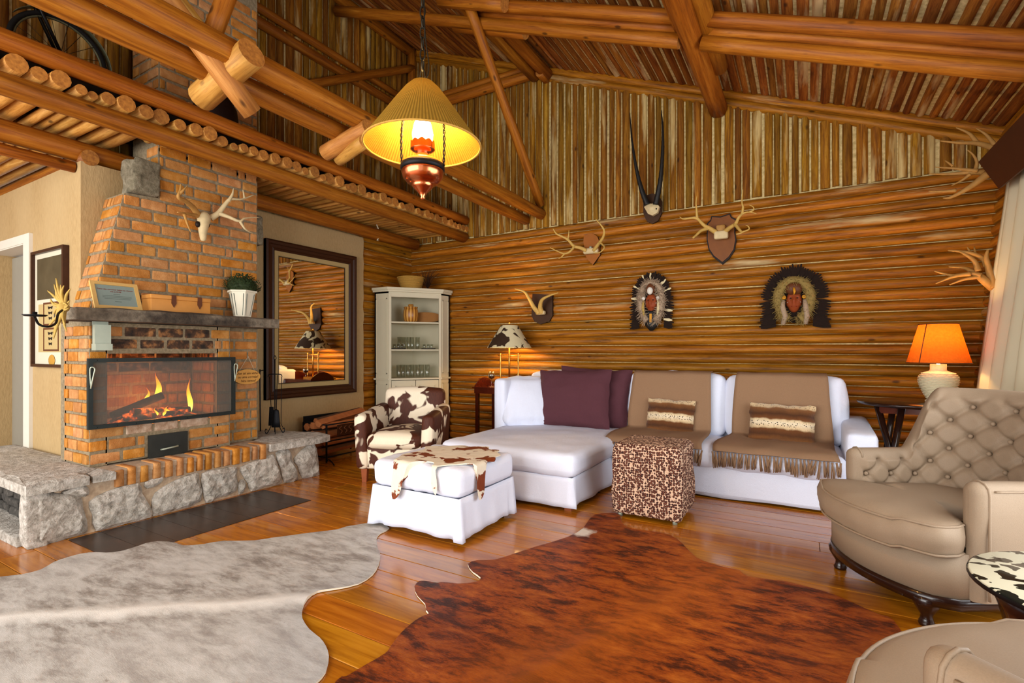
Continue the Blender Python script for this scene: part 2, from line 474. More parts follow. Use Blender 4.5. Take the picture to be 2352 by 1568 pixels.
cloth('beige_twill', '#8c7862', 0.14, 260, bump=0.15, rough=0.6)
cloth('curtain_cloth', '#e4dcc6', 0.03, 200, bump=0.05)
def patches(name, ground, spots, scale, thr, soft=0.012, dist=0.6, stretch=(1, 1, 1), rnd=True, rough=0.6, fur=140, detail=2.5, mid=None):
    t = NT(name); v = t.coords(scale=stretch, rnd=rnd)
    n = t.noise(v, scale, detail, 0.5, dist)
    f = t.ramp(n, [(thr - soft, 0.0), (thr + soft, 1.0)])
    fur_n = t.noise(t.coords(scale=(1, 1, 0.15), rnd=False), fur, 3)
    gc = t.mix(t.math('MULTIPLY', fur_n, 0.35), ground, mid or ground)
    sc2 = t.mix(fur_n, spots[0], spots[1])
    t.bump(fur_n, 0.3, 0.004)
    M[name] = t.fin(t.mix(f, gc, sc2), rough, 0, 0.25); return M[name]
patches('cowhide_brown', '#e9dcc4', ('#2e1208', '#5a2a14'), 4.6, 0.49, mid='#cdb68e')
patches('goatskin', '#e4dbc8', ('#5a1f0c', '#8a4118'), 6.5, 0.54, mid='#c2b290', stretch=(1, 1, 1), detail=4)
patches('cow_shade', '#c9bf9c', ('#2a1c12', '#3c2a1c'), 6.0, 0.52, mid='#b9a97e', dist=0.9)
patches('cow_print_top', '#d8d6bc', ('#22251f', '#1a1c18'), 17.0, 0.55, soft=0.006, dist=0.5, stretch=(0.9, 1.2, 1), rough=0.12, fur=10, rnd=False, detail=1.5)
# leopard
t = NT('leopard'); v = t.coords(rnd=False); d = t.node('ShaderNodeTexNoise', ins={'Vector': v, 'Scale': 30.0, 'Detail': 2.0})
vv = t.node('ShaderNodeVectorMath', operation='MULTIPLY_ADD', ins={0: d.outputs['Color'], 1: (0.007, 0.007, 0.007), 2: v})
f1 = t.voro(vv.outputs[0], 56, rand=0.6)
rs = t.ramp(f1, [(0.0, '#7c4834'), (0.26, '#6c3a28'), (0.33, '#2a1311'), (0.50, '#381b17'), (0.57, '#bd9a80'), (0.9, '#d4b69a')])
t.bump(t.noise(v, 300, 2), 0.15, 0.003)
M['leopard'] = t.fin(rs, 0.8, 0, 0.2)
# banded fur pillow: bands along local Z, small dots in the pale band
t = NT('fur_bands'); tc = t.node('ShaderNodeTexCoord'); v = t.coords(rnd=False); dn = t.noise(v, 9, 3)
sp = t.node('ShaderNodeSeparateXYZ', ins={0: tc.outputs['Generated']}); z = t.math('ADD', sp.outputs['Z'], t.math('MULTIPLY', t.math('SUBTRACT', dn, 0.5), 0.12))
band = t.ramp(z, [(0.0, '#4a260c'), (0.12, '#7c4c20'), (0.22, '#4d2a0e'), (0.34, '#6c3e18'), (0.38, '#dcc093'), (0.5, '#eddcbb'), (0.57, '#e2ca9e'), (0.61, '#6f4019'), (0.72, '#46250b'), (0.86, '#7c4e24'), (0.90, '#d4b88c'), (1.0, '#e2c99d')])
dots = t.ramp(t.voro(t.coords(rnd=False, scale=(1, 1, 1.3)), 55, rand=1.0), [(0.25, 1.0), (0.34, 0.0)])
m1 = t.ramp(z, [(0.38, 0.0), (0.43, 1.0), (0.53, 1.0), (0.58, 0.0), (0.88, 0.0), (0.92, 0.8)])
fn = t.noise(t.coords(scale=(1, 1, 0.3), rnd=False), 120, 4); t.bump(fn, 0.5, 0.008)
M['fur_bands'] = t.fin(t.mix(t.math('MULTIPLY', dots, m1), t.mix(t.math('MULTIPLY', fn, 0.35), band, '#3d2410'), '#241509'), 0.85, 0, 0.2, Sheen_Weight=0.3)
# hides on the floor
t = NT('brindle_hide'); v = t.coords(scale=(1.0, 1.0, 1.0), rnd=False, rot=(0, 0, 0.5)); st = t.coords(scale=(0.7, 1.9, 1), rnd=False, rot=(0, 0, -1.15))
n = t.noise(st, 6.0, 10, 0.78, 0.2); fn = t.noise(t.coords(scale=(0.35, 2.6, 1), rnd=False, rot=(0, 0, -1.15)), 85, 3); bg = t.noise(v, 1.5, 3)
col = t.ramp(n, [(0.34, '#1c0b04'), (0.43, '#4a1e08'), (0.50, '#8a3c0c'), (0.62, '#ad5a18'), (0.8, '#c47a34')])
col = t.mix(t.math('MULTIPLY', t.ramp(bg, [(0.45, 0.0), (0.65, 1.0)]), 0.4), col, '#5e270a'); col = t.mix(t.math('MULTIPLY', fn, 0.35), col, '#341506')
t.bump(fn, 0.35, 0.005)
sx = t.node('ShaderNodeVectorMath', operation='DOT_PRODUCT', ins={0: t.coords(rnd=False), 1: (0.936, -0.352, 0)}); dd_ = t.math('ABSOLUTE', t.math('ADD', t.math('ADD', sx.outputs['Value'], 1.497), t.math('MULTIPLY', t.math('SUBTRACT', t.noise(v, 6, 3), 0.5), 0.08)))
col = t.mix(t.math('MULTIPLY', t.ramp(dd_, [(0.0, 1.0), (0.05, 0.7), (0.30, 0.0)]), 0.42), col, '#a8581a')  # paler band along the spine: the ridge's highlight put into the hide colour
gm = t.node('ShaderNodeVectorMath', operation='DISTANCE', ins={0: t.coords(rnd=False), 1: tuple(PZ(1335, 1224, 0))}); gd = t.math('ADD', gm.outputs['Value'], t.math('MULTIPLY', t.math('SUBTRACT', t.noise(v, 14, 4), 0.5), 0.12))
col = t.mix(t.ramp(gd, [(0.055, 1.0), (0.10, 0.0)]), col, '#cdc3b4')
M['brindle_hide'] = t.fin(col, 0.5, 0, 0.2)
t = NT('pale_hide'); v = t.coords(rnd=False); st = t.coords(scale=(0.6, 1.8, 1), rnd=False, rot=(0, 0, -0.9))
n = t.noise(st, 6.5, 9, 0.76, 0.2); fn = t.noise(t.coords(scale=(0.45, 2.2, 1), rnd=False, rot=(0, 0, -0.9)), 160, 3); bg = t.noise(v, 1.3, 3)
col = t.ramp(n, [(0.30, '#5e5753'), (0.42, '#868079'), (0.54, '#aeaba5'), (0.7, '#c6c5c1')])
col = t.mix(t.ramp(bg, [(0.42, 0.0), (0.62, 0.42)]), col, '#c4c2be')
sp2 = t.noise(t.coords(scale=(0.8, 1.6, 1), rnd=False, rot=(0, 0, -0.9)), 6.5, 5, 0.6, 0.5); col = t.mix(t.math('MULTIPLY', t.ramp(sp2, [(0.70, 0.0), (0.76, 1.0)]), 0.6), col, '#5a4133')
t.bump(fn, 0.22, 0.004)
sx = t.node('ShaderNodeVectorMath', operation='DOT_PRODUCT', ins={0: t.coords(rnd=False), 1: (0.613, -0.79, 0)}); dd_ = t.math('ABSOLUTE', t.math('ADD', t.math('ADD', sx.outputs['Value'], 2.733), t.math('MULTIPLY', t.math('SUBTRACT', t.noise(v, 5, 3), 0.5), 0.12)))
col = t.mix(t.math('MULTIPLY', t.ramp(dd_, [(0.0, 1.0), (0.03, 0.7), (0.09, 0.0)]), 0.85), col, '#e6e3dc')
M['pale_hide'] = t.fin(t.mix(t.math('MULTIPLY', fn, 0.25), col, '#80766e'), 0.6, 0, 0.2)
plain('hide_back', '#d9cdb5', 0.9)
# plain stuff
plain('dark_frame', '#3a1f10', 0.4, var=0.35, scale=30)
plain('frame_liner', '#b09a68', 0.8, var=0.12, scale=120)
plain('mahogany', '#4d1a0c', 0.22, var=0.35, scale=14, bump=0.05, Coat_Weight=0.5)
plain('dark_wood', '#22100a', 0.25, var=0.3, scale=14, bump=0.05, Coat_Weight=0.4)
plain('red_wood', '#8c4a28', 0.45, var=0.25, scale=14)
plain('cabinet_paint', '#cfc7ac', 0.5, var=0.03, bump=0.04)
plain('trim_white', '#d8d2c4', 0.5, var=0.04, bump=0.04)
plain('door_grey', '#8f8a7c', 0.6, var=0.05)
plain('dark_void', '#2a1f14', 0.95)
plain('iron', '#17171a', 0.5, 0.6, var=0.3)
plain('screen_iron', '#2b302e', 0.5, 0.5, var=0.25)
plain('ash_door', '#31332f', 0.45, 0.5, var=0.3, scale=10)
plain('galvanised', '#a3aa98', 0.45, 0.4, var=0.2, scale=9)
plain('copper', '#c8734a', 0.2, 1.0, var=0.12, bump=0.03)
plain('brass', '#b98c45', 0.3, 1.0, var=0.15, bump=0.04)
plain('orange_glass', '#d9812a', 0.25, 0.0, var=0.08, bump=0.02, Emission_Color=lin('#e08020'), Emission_Strength=0.25)
plain('antler_bone', '#c09c52', 0.6, var=0.25, scale=25, bump=0.3)
plain('bone_white', '#c9b58a', 0.6, var=0.2, scale=25, bump=0.3)
plain('antler_brown', '#a87c40', 0.6, var=0.35, scale=22, bump=0.3)
plain('horn_black', '#1b1917', 0.45, var=0.4, scale=30, bump=0.3)
plain('shield_wood', '#74400a', 0.45, var=0.25, scale=12)
plain('shield_dark', '#3a2008', 0.6, var=0.25, scale=20)
plain('shield_edge', '#1c0f07', 0.6)
plain('shield_tan', '#965618', 0.6, var=0.15)
plain('feather_dark', '#1c0f07', 0.9, var=0.6, scale=60)
plain('fur_grey', '#a08a72', 0.95, var=0.3, scale=90, bump=0.5)
plain('fur_khaki', '#8a7440', 0.95, var=0.3, scale=90, bump=0.5)
plain('skin_red', '#8c3f1d', 0.55, var=0.12)
plain('leather_brown', '#5d331a', 0.5, var=0.2)
plain('bead_white', '#d8d2c6', 0.5)
plain('bead_red', '#8c1f1c', 0.5)
plain('ochre', '#c98a1e', 0.6)
plain('ivory', '#cfc096', 0.6)
plain('planter_white', '#d9d3bd', 0.7, var=0.06)
plain('leaf_dark', '#28351a', 0.7, var=0.5, scale=50)
plain('husk', '#b0924a', 0.8, var=0.3, scale=30)
plain('pine_box', '#c98a42', 0.55, var=0.18, scale=9)
plain('oak_frame', '#cda765', 0.5, var=0.12, scale=40)
plain('sign_paper', '#84938c', 0.35, var=0.05)
plain('ink_red', '#7c2a22', 0.7, bump=0)
plain('ink_grey', '#56625c', 0.7, bump=0)
plain('ink_brown', '#4f220a', 0.7, bump=0)
plain('sign_wood', '#cf9a4c', 0.5, var=0.15)
plain('basket', '#b0873c', 0.8, var=0.3, scale=70, bump=0.6)
plain('twig', '#3d2412', 0.9, var=0.4)
plain('jar_wood', '#b27a35', 0.35, var=0.3, scale=26)
plain('board_wood', '#8f5d22', 0.5, var=0.2)
plain('tray_dark', '#1f1512', 0.4)
plain('wicker', '#cdc1a0', 0.75, var=0.25, scale=60)
plain('fire_log', '#2a211c', 0.95, var=0.5, scale=14, bump=0.6)
plain('split_wood', '#a8663a', 0.8, var=0.35, scale=14, bump=0.4)
plain('bark', '#5a3c28', 0.9, var=0.4, scale=18, bump=0.6)
plain('black_paint', '#0d0c0c', 0.35, var=0.3)
plain('tyre', '#131211', 0.8)
plain('fender', '#5b5b44', 0.4, 0.2)
plain('kettle', '#1d0f0c', 0.5, 0.3, var=0.3)
plain('pelmet', '#3c1c0c', 0.6, var=0.2, scale=6)
plain('chain', '#2e2a22', 0.45, 0.8)
plain('cable', '#c9bfa4', 0.6)
plain('print_paper', '#cfc8b2', 0.3, var=0.03, bump=0)
plain('print_dark', '#4a4230', 0.3, var=0.4, scale=10, bump=0)
plain('print_ochre', '#b88a3a', 0.3, bump=0)
plain('wine', '#1c0608', 0.1)
t = NT('jar_wood'); tc = t.node('ShaderNodeTexCoord'); sp_ = t.node('ShaderNodeSeparateXYZ', ins={0: tc.outputs['Object']}); an = t.math('ARCTAN2', sp_.outputs['Y'], sp_.outputs['X'])
M['jar_wood'] = t.fin(t.ramp(t.math('ADD', t.math('MULTIPLY', t.math('SINE', t.math('MULTIPLY', an, 13.0)), 0.4), 0.5), [(0.2, '#8a5416'), (0.5, '#b47a30'), (0.8, '#d09c4c')]), 0.35)
t = NT('mirror_glass'); M['mirror_glass'] = t.fin((0.86, 0.84, 0.78, 1), 0.015, 1.0)
t = NT('glass'); tr = t.node('ShaderNodeBsdfTransparent', ins={0: (0.93, 0.96, 0.93, 1)}); gs = t.node('ShaderNodeBsdfGlossy', ins={0: (1, 1, 1, 1), 'Roughness': 0.04}); lw = t.node('ShaderNodeLayerWeight', ins={'Blend': 0.35})
mx = t.node('ShaderNodeMixShader', ins={0: t.math('ADD', t.math('MULTIPLY', lw.outputs['Facing'], 0.55), 0.06), 1: tr.outputs[0], 2: gs.outputs[0]}); t.t.links.new(mx.outputs[0], t.out.inputs[0]); M['glass'] = t.mat
t = NT('window_glass'); M['window_glass'] = t.fin((1, 1, 1, 1), 0.0, 0, 0.3, Alpha=0.12)
# woven wire of the fire screen
t = NT('screen_mesh'); tr = t.node('ShaderNodeBsdfTransparent'); df = t.node('ShaderNodeBsdfDiffuse', ins={0: lin('#6a665e')})
wv = t.noise(t.coords(scale=(1, 8, 0.4), rnd=False), 30, 2)
mx = t.node('ShaderNodeMixShader', ins={0: t.ramp(wv, [(0.3, 0.46), (0.7, 0.58)]), 1: tr.outputs[0], 2: df.outputs[0]}); t.t.links.new(mx.outputs[0], t.out.inputs[0]); M['screen_mesh'] = t.mat
def emis(name, stops, strength, axis='Z', gen=True):
    t = NT(name); tc = t.node('ShaderNodeTexCoord'); sp = t.node('ShaderNodeSeparateXYZ', ins={0: tc.outputs['Generated']})
    col = t.ramp(sp.outputs[axis], stops); em = t.node('ShaderNodeEmission', ins={0: col, 1: strength}); t.t.links.new(em.outputs[0], t.out.inputs[0]); M[name] = t.mat
emis('flame', [(0.0, '#ffdf70'), (0.3, '#ffcf3a'), (0.6, '#ff8f12'), (1.0, '#c03c05')], 5.0)
emis('lamp_glass', [(0.0, '#fff0c0'), (1.0, '#fff6dc')], 9.0)
t = NT('ember'); n = t.noise(t.coords(), 16, 5); f = t.ramp(n, [(0.45, 0.0), (0.62, 1.0)])
M['ember'] = t.fin('#160c08', 0.95, Emission_Color=t.ramp(n, [(0.45, '#6a1402'), (0.7, '#ff6a14')]), Emission_Strength=t.math('MULTIPLY', f, 3.5))
def shade(name, c_out, trans, stripes, rough=0.9, mixf=0.45, ax='polar'):
    t = NT(name); tc = t.node('ShaderNodeTexCoord')
    v = t.coords(rnd=False)
    n = t.noise(v, stripes, 3) if ax != 'polar' else None
    if ax == 'polar':
        sp = t.node('ShaderNodeSeparateXYZ', ins={0: tc.outputs['Object']}); ang = t.math('ARCTAN2', sp.outputs['Y'], sp.outputs['X'])
        w = t.math('SINE', t.math('MULTIPLY', ang, stripes)); jit = t.noise(v, 30, 3)
        n = t.math('MULTIPLY', t.math('ADD', t.math('MULTIPLY', w, 0.5), 0.5), t.math('ADD', jit, 0.3))
    c = lin(c_out); d = tuple(x * 0.55 for x in c[:3]) + (1,)
    col = t.mix(n, d, c)
    df = t.node('ShaderNodeBsdfDiffuse', ins={0: col}); tl = t.node('ShaderNodeBsdfTranslucent', ins={0: t.mix(n, tuple(x * 0.6 for x in lin(trans)[:3]) + (1,), trans)})
    mx = t.node('ShaderNodeMixShader', ins={0: mixf, 1: df.outputs[0], 2: tl.outputs[0]}); t.t.links.new(mx.outputs[0], t.out.inputs[0])
    bp = t.node('ShaderNodeBump', ins={'Height': n, 'Strength': 0.5, 'Distance': 0.006}); t.t.links.new(bp.outputs[0], df.inputs['Normal']); M[name] = t.mat
shade('string_shade', '#94702a', '#8a6420', 110, mixf=0.012)
shade('orange_shade', '#c9772a', '#9c460a', 60, mixf=0.42, ax='noise')
t = NT('curtain'); v = t.coords(rnd=False); df = t.node('ShaderNodeBsdfDiffuse', ins={0: lin('#d8cfb4')}); tl = t.node('ShaderNodeBsdfTranslucent', ins={0: lin('#dcd8c4')})
mx = t.node('ShaderNodeMixShader', ins={0: 0.22, 1: df.outputs[0], 2: tl.outputs[0]}); t.t.links.new(mx.outputs[0], t.out.inputs[0]); M['curtain'] = t.mat

# ---------------------------------------------------------------- the room
YW, XL, XS, XR = 6.08, -5.36, -5.30, 1.50
def zr(x): return 3.34 + 0.40 * (1.46 - x)
def struct(name, mb, mats):
    return tag(mb.build(name, mats), kind='structure')
def frame_mat(p, ax, ac, nr):
    m = Matrix((Vector(ax), Vector(ac), Vector(nr))).transposed().to_4x4(); m.translation = Vector(p); return m
def half_log(name, parent, mat, p, ax, ac, nr, L, w, d, seed, segs=9, n=6):
    mb = MB(); vs, fs = [], []
    for i in range(segs + 1):
        x = L * i / segs
        ww = w * (1 + 0.10 * ns(x * 1.3, seed * 3.1)); dd = d * (1 + 0.16 * ns(x * 1.7, seed * 5.3, 2)); cy = 0.06 * w * ns(x * 0.9, seed * 7.7, 5)
        for k in range(n + 1):
            t = math.pi * k / n
            vs.append((x, cy - math.cos(t) * ww / 2, math.sin(t) * dd))
    m = n + 1
    for i in range(segs):
        for k in range(n): fs.append((i * m + k, (i + 1) * m + k, (i + 1) * m + k + 1, i * m + k + 1))
    mb.add(vs, fs, 0, True)
    mb.add(vs[:m], [tuple(range(m))], 0, False); mb.add(vs[-m:], [tuple(reversed(range(m)))], 0, False)
    o = mb.build(name, mat, parent); o.matrix_basis = frame_mat(p, ax, ac, nr); return o
def log(name, parent, p0, p1, r0, r1=None, mat='beam', seed=0, segs=10, sides=14, wob=0.05, end='log_end'):
    p0, p1 = Vector(p0), Vector(p1); r1 = r0 if r1 is None else r1; L = (p1 - p0).length
    pts, rad = [], []
    for i in range(segs + 1):
        x = L * i / segs
        pts.append((x, wob * r0 * 2 * ns(x * 0.8, seed * 1.7), wob * r0 * 2 * ns(x * 0.8, seed * 2.9, 4)))
        rad.append(lerp(r0, r1, i / segs) * (1 + 0.06 * ns(x * 2.0, seed * 4.3, 8)))
    mb = MB().tube(pts, rad, sides, 0, True, 1)
    o = mb.build(name, [M[mat], M[end]], parent)
    ax = (p1 - p0).normalized(); up = Vector((0, 0, 1)) if abs(ax.z) < 0.9 else Vector((1, 0, 0))
    ac = up.cross(ax).normalized(); o.matrix_basis = frame_mat(p0, ax, ac, ax.cross(ac)); return o

# floor of varnished boards along X
floor = struct('floor', MB().box((-3.9, 2.25, -0.08), (11.8, 7.9, 0.1)), M['dark_void'])
pw = 0.1815
for r in range(43):
    y0 = -1.62 + r * pw; x = -9.6 - RND.random() * 3.4
    while x < 1.85:
        L = 3.4 + RND.random() * 2.6; xa, xb = max(x, -9.6), min(x + L, 1.85)
        if xb - xa > 0.05:
            g = 0.0022; mb = MB()
            a, b, c, d = 0, xb - xa - g, 0, pw - g; e = 0.003
            mb.add([(a, c, -.03), (b, c, -.03), (b, d, -.03), (a, d, -.03), (a, c, -e), (b, c, -e), (b, d, -e), (a, d, -e), (a + e, c + e, 0), (b - e, c + e, 0), (b - e, d - e, 0), (a + e, d - e, 0)],
                   [(0, 1, 5, 4), (1, 2, 6, 5), (2, 3, 7, 6), (3, 0, 4, 7), (4, 5, 9, 8), (5, 6, 10, 9), (6, 7, 11, 10), (7, 4, 8, 11), (8, 9, 10, 11)], 0, False)
            mb.build('plank', M['floor_plank'], floor, (xa, y0, 0))
        x += L

# back wall: half logs laid level, vertical slabs in the gable above
fxz = lambda a, b, c: (a, c, b)
bw = MB().prism([(-5.7, -0.05), (1.75, -0.05), (1.75, zr(1.75)), (-5.7, zr(-5.7))], YW + 0.2, YW, fxz)
wall_back = struct('wall_back', bw, M['mortar_cream'])
LH = 2.955 / 28
def xr_at(z): return 1.262 + 0.085 * z
for i in range(28):
    z = LH * (i + 0.5)
    half_log('log', wall_back, M['log_orange'], (-5.40, YW + 0.012, z + 0.004 * ns(i * 3.3, 1)), (1, 0, 0), (0, 0, 1), (0, -1, 0), xr_at(z) + 5.42, LH * 0.99, 0.066, i + 1, 20, 8)
x = -5.30; k = 0
while x < 1.5:
    w = 0.062 + 0.042 * RND.random()
    z0 = 2.955 + 0.02 * RND.random(); z1 = zr(x + w / 2) - 0.20 + 0.03 * RND.random()
    half_log('slat', wall_back, M['slat_rough'], (x + w / 2, YW + 0.004, z0), (0, 0, 1), (1, 0, 0), (0, -1, 0), z1 - z0, w, 0.032 + 0.014 * RND.random(), 60 + k, 8)
    x += w + 0.008 + 0.022 * RND.random() ** 2; k += 1
sl = Vector((-1, 0, 0.40)).normalized(); un = Vector((0.40, 0, 1)).normalized()
for q, dz in enumerate((0.05, 0.145)):
    half_log('gable_log', wall_back, M['log_orange'], (1.56, YW + 0.004, zr(1.56) - dz), sl, un, Vector((0, -1, 0)), 7.5, 0.105, 0.055, 200 + q, 16)

# left side: plastered wall with the mirror, logs in the corner, slabs above the loft
fyz = lambda a, b, c: (c, a, b)
wl = MB().prism([(1.95, 0), (6.28, 0), (6.28, zr(XL)), (-1.6, zr(XL)), (-1.6, 3.0), (1.95, 3.0)], XL - 0.2, XL, fyz)
wall_left = struct('wall_left', wl, M['mortar_cream'])
edge = [(5.02 + 0.02 * ns(z * 7, 2), z) for z in [i * 0.06 for i in range(49)]]
st = MB().prism([(1.96, 0)] + edge + [(1.96, 2.88)], XL + 0.001, XS, fyz)
tag(st.build('plaster', M['stucco'], wall_left))
for i in range(28):
    z = LH * (i + 0.5)
    half_log('log', wall_left, M['log_orange'], (XL - 0.004, 4.98, z), (0, 1, 0), (0, 0, 1), (1, 0, 0), 1.14, LH, 0.045, 230 + i, 4)
y = -1.2; k = 0
while y < 6.0:
    w = 0.07 + 0.045 * RND.random()
    half_log('slat', wall_left, M['slat_rough'], (XL - 0.002, y + w / 2, 3.06), (0, 0, 1), (0, 1, 0), (1, 0, 0), zr(XL) - 0.05 - 3.06, w, 0.032 + 0.014 * RND.random(), 300 + k, 8)
    y += w + 0.008 + 0.018 * RND.random() ** 2; k += 1
log('ledger', wall_left, (XL + 0.06, -1.0, 5.0), (XL + 0.06, 6.04, 5.0), 0.06, seed=3)
log('ledger', wall_left, (XL + 0.06, -1.0, 5.16), (XL + 0.06, 6.04, 5.16), 0.05, seed=5)
log('brace', wall_left, PX(700, 196, XL + 0.10), PX(948, 156, XL + 0.10), 0.055, seed=6)
log('ledger', wall_left, (XL + 0.07, -1.0, zr(XL) - 0.12), (XL + 0.07, 6.04, zr(XL) - 0.12), 0.075, seed=7)

# the hall wall with the doorway (faces the camera) and its return beside the chimney
YD, XC = 1.77, -5.06
hw = MB()
hw.box(((-6.20 + XC) / 2, YD + 0.10, 1.42), (6.20 + XC, 0.20, 2.84)).box((-6.66, YD + 0.10, 2.57), (0.92, 0.20, 0.54)).box((-8.36, YD + 0.10, 1.42), (2.48, 0.20, 2.84))
hw.box((-5.21, 2.17, 1.42), (0.30, 0.398, 2.84))
wall_hall = struct('wall_hall', hw, M['stucco'])
struct('wall_hall_end', MB().box((-9.65, 0.1, 1.5), (0.1, 3.5, 3.1)), M['stucco'])
dr = MB()
for x0, x1, z0, z1 in ((-6.20, -6.06, 0, 2.29), (-7.22, -6.06, 2.2901, 2.37)):
    dr.box(((x0 + x1) / 2, YD - 0.012, (z0 + z1) / 2), (x1 - x0, 0.03, z1 - z0))
dr.box((-6.205, YD + 0.09, 1.15), (0.03, 0.22, 2.30)).box((-6.66, YD + 0.09, 2.295), (0.92, 0.22, 0.03))
door_1 = struct('door_1', dr, M['trim_white'])
MB().box((-6.90, YD + 0.17, 1.13), (0.86, 0.045, 2.26)).build('door_leaf', M['door_grey'], door_1)
MB().box((-6.42, YD + 0.15, 1.13), (0.07, 0.03, 2.26)).build('door_edge', M['trim_white'], door_1)
MB().box((-6.43, YD + 0.125, 1.10), (0.035, 0.02, 0.16)).tube([(-6.43, YD + 0.12, 1.10), (-6.40, YD + 0.08, 1.10)], 0.012, 8).build('latch', M['leather_brown'], door_1)
MB().box((-6.66, 3.4, 1.2), (1.6, 0.05, 2.5)).build('room_shade', M['dark_void'], door_1)  # dark sheet standing in for the shade of the unlit room beyond

# right wall: log stub, lintel and a tall window
rw = MB()
def rx(z): return xr_at(z) + 0.03
for y0, y1, z0, z1 in ((5.2, 6.28, -0.05, 3.42), (-1.6, 5.2, 2.62, 3.42), (-1.6, 0.3, -0.05, 2.62)):
    rw.add([(rx(z0), y0, z0), (rx(z0), y1, z0), (rx(z0) + .2, y1, z0), (rx(z0) + .2, y0, z0), (rx(z1), y0, z1), (rx(z1), y1, z1), (rx(z1) + .2, y1, z1), (rx(z1) + .2, y0, z1)],
           [(3, 2, 1, 0), (4, 5, 6, 7), (0, 1, 5, 4), (1, 2, 6, 5), (2, 3, 7, 6), (3, 0, 4, 7)], 0, False)
wall_right = struct('wall_right', rw, M['mortar_cream'])
for i in range(32):
    z = LH * (i + 0.5)
    y0 = 5.22 if z < 2.62 else -1.4
    half_log('log', wall_right, M['log_orange'], (rx(z) + 0.012, y0, z), (0, 1, 0), (0, 0, 1), (-1, 0, 0), 6.09 - y0, LH, 0.06, 400 + i, 6 if y0 > 5 else 16)
wn = MB()
for y in (0.33, 1.52, 2.72, 3.92, 5.17): wn.box((1.50, y, 1.31), (0.07, 0.07, 2.62))
for z in (0.04, 1.0, 2.58): wn.box((1.50, 2.75, z), (0.06, 4.84, 0.07))
window_1 = struct('window_1', wn, M['trim_white'])
for i in range(4): MB().box((1.50, 0.93 + i * 1.2, 1.31), (0.006, 1.12, 2.5)).build('pane', M['window_glass'], window_1)

# roof: slabs along Y under the slope, with the purlins, rafters and tie beams of the truss
rf = MB().prism([(-5.7, zr(-5.7)), (1.8, zr(1.8)), (1.8, zr(1.8) + .1), (-5.7, zr(-5.7) + .1)], -1.6, 6.3, fxz)
ceiling = struct('ceiling', rf, M['mortar_cream'])
x = -5.34; k = 0
dn = Vector((-0.40, 0, -1)).normalized(); acx = Vector((1, 0, -0.40)).normalized()
while x < 1.6:
    w = 0.062 + 0.04 * RND.random()
    half_log('slat', ceiling, M['slat_roof'], (x + w / 2, -1.5, zr(x + w / 2) + 0.004), (0, 1, 0), acx, dn, 7.56, w, 0.026 + 0.012 * RND.random(), 500 + k, 14)
    x += (w + 0.014 + 0.022 * RND.random() ** 2) * 0.93; k += 1
# purlins
def zp(x, o): return zr(x) - o
log('purlin', ceiling, (-3.13, -1.0, zp(-3.1, 0.16)), (-3.13, 6.02, zp(-3.1, 0.16)), 0.082, seed=11, segs=16)
log('purlin', ceiling, (-2.95, -1.0, zp(-2.95, 0.13)), (-2.95, 6.02, zp(-2.95, 0.13)), 0.075, seed=12, segs=16)
log('purlin', ceiling, (-0.83, -1.0, zp(-.83, 0.24)), (-0.83, 6.06, zp(-.83, 0.24)), 0.098, seed=13, segs=16)
log('purlin', ceiling, (-0.70, -1.0, zp(-.70, 0.17)), (-0.70, 5.2, zp(-.7, 0.17)), 0.075, seed=14, segs=16)
log('purlin', ceiling, (-0.93, -1.0, zp(-.93, 0.20)), (-0.93, 4.7, zp(-.93, 0.20)), 0.05, seed=15, segs=16)
# rafters of the near truss
for q, (yy, o, r) in enumerate(((4.52, 0.30, 0.062), (4.51, 0.195, 0.052), (4.37, 0.175, 0.058))):
    log('rafter', ceiling, (1.50, yy, zp(1.5, o)), (-0.745, yy, zp(-0.745, o)), r, seed=20 + q, segs=10)
    xe = -3.0 if q else -5.25
    log('rafter', ceiling, (-0.93, yy, zp(-0.93, o)), (xe, yy, zp(xe, o)), r, seed=26 + q, segs=10)
log('rafter_stub', ceiling, (-2.55, 4.26, zp(-2.55, 0.22)), (-3.35, 4.26, zp(-3.35, 0.22)), 0.072, seed=24, segs=4)
log('rafter_stub', ceiling, (-2.50, 4.60, zp(-2.5, 0.30)), (-3.40, 4.60, zp(-3.4, 0.30)), 0.075, seed=25, segs=4)
# tie beams along the room and their braces
log('tie_beam', ceiling, (-3.05, -1.0, 3.14), (-3.05, 6.05, 3.14), 0.085, 0.072, seed=31, segs=18)
log('tie_beam', ceiling, (-3.29, -1.0, 3.09), (-3.29, 6.05, 3.09), 0.082, 0.068, seed=32, segs=18)
log('brace', ceiling, (-3.02, 4.30, 4.92), (-3.02, 5.97, 3.24), 0.055, 0.06, seed=33)
log('cross_piece', ceiling, (-2.91, 1.86, 3.12), (-3.46, 1.86, 2.985), 0.086, seed=34, mat='beam_pale', segs=4)
log('cross_piece', ceiling, (-2.96, 2.86, 3.06), (-3.46, 2.86, 2.96), 0.066, seed=35, mat='beam_pale', segs=4)
log('cross_piece', ceiling, (-2.97, 2.83, 2.94), (-3.40, 2.95, 2.92), 0.05, seed=36, mat='beam_pale', segs=4)
log('brace', ceiling, (-3.13, 2.0, 2.86), (-3.14, 1.15, 3.60), 0.064, 0.066, seed=37, mat='beam_pale', segs=6)
log('brace', ceiling, (-3.17, 1.76, 3.25), (-3.00, 1.96, 4.1), 0.055, seed=38, segs=6)
log('brace', ceiling, (-3.2, 1.74, 3.24), (-3.2, 1.1, 3.75), 0.05, seed=39, mat='beam_pale', segs=6)
log('collar', ceiling, (-5.30, 5.99, 5.02), (-2.98, 5.99, 5.02), 0.07, 0.065, seed=40)
log('collar', ceiling, (-5.30, 6.02, 5.15), (-2.98, 6.02, 5.13), 0.05, seed=41)
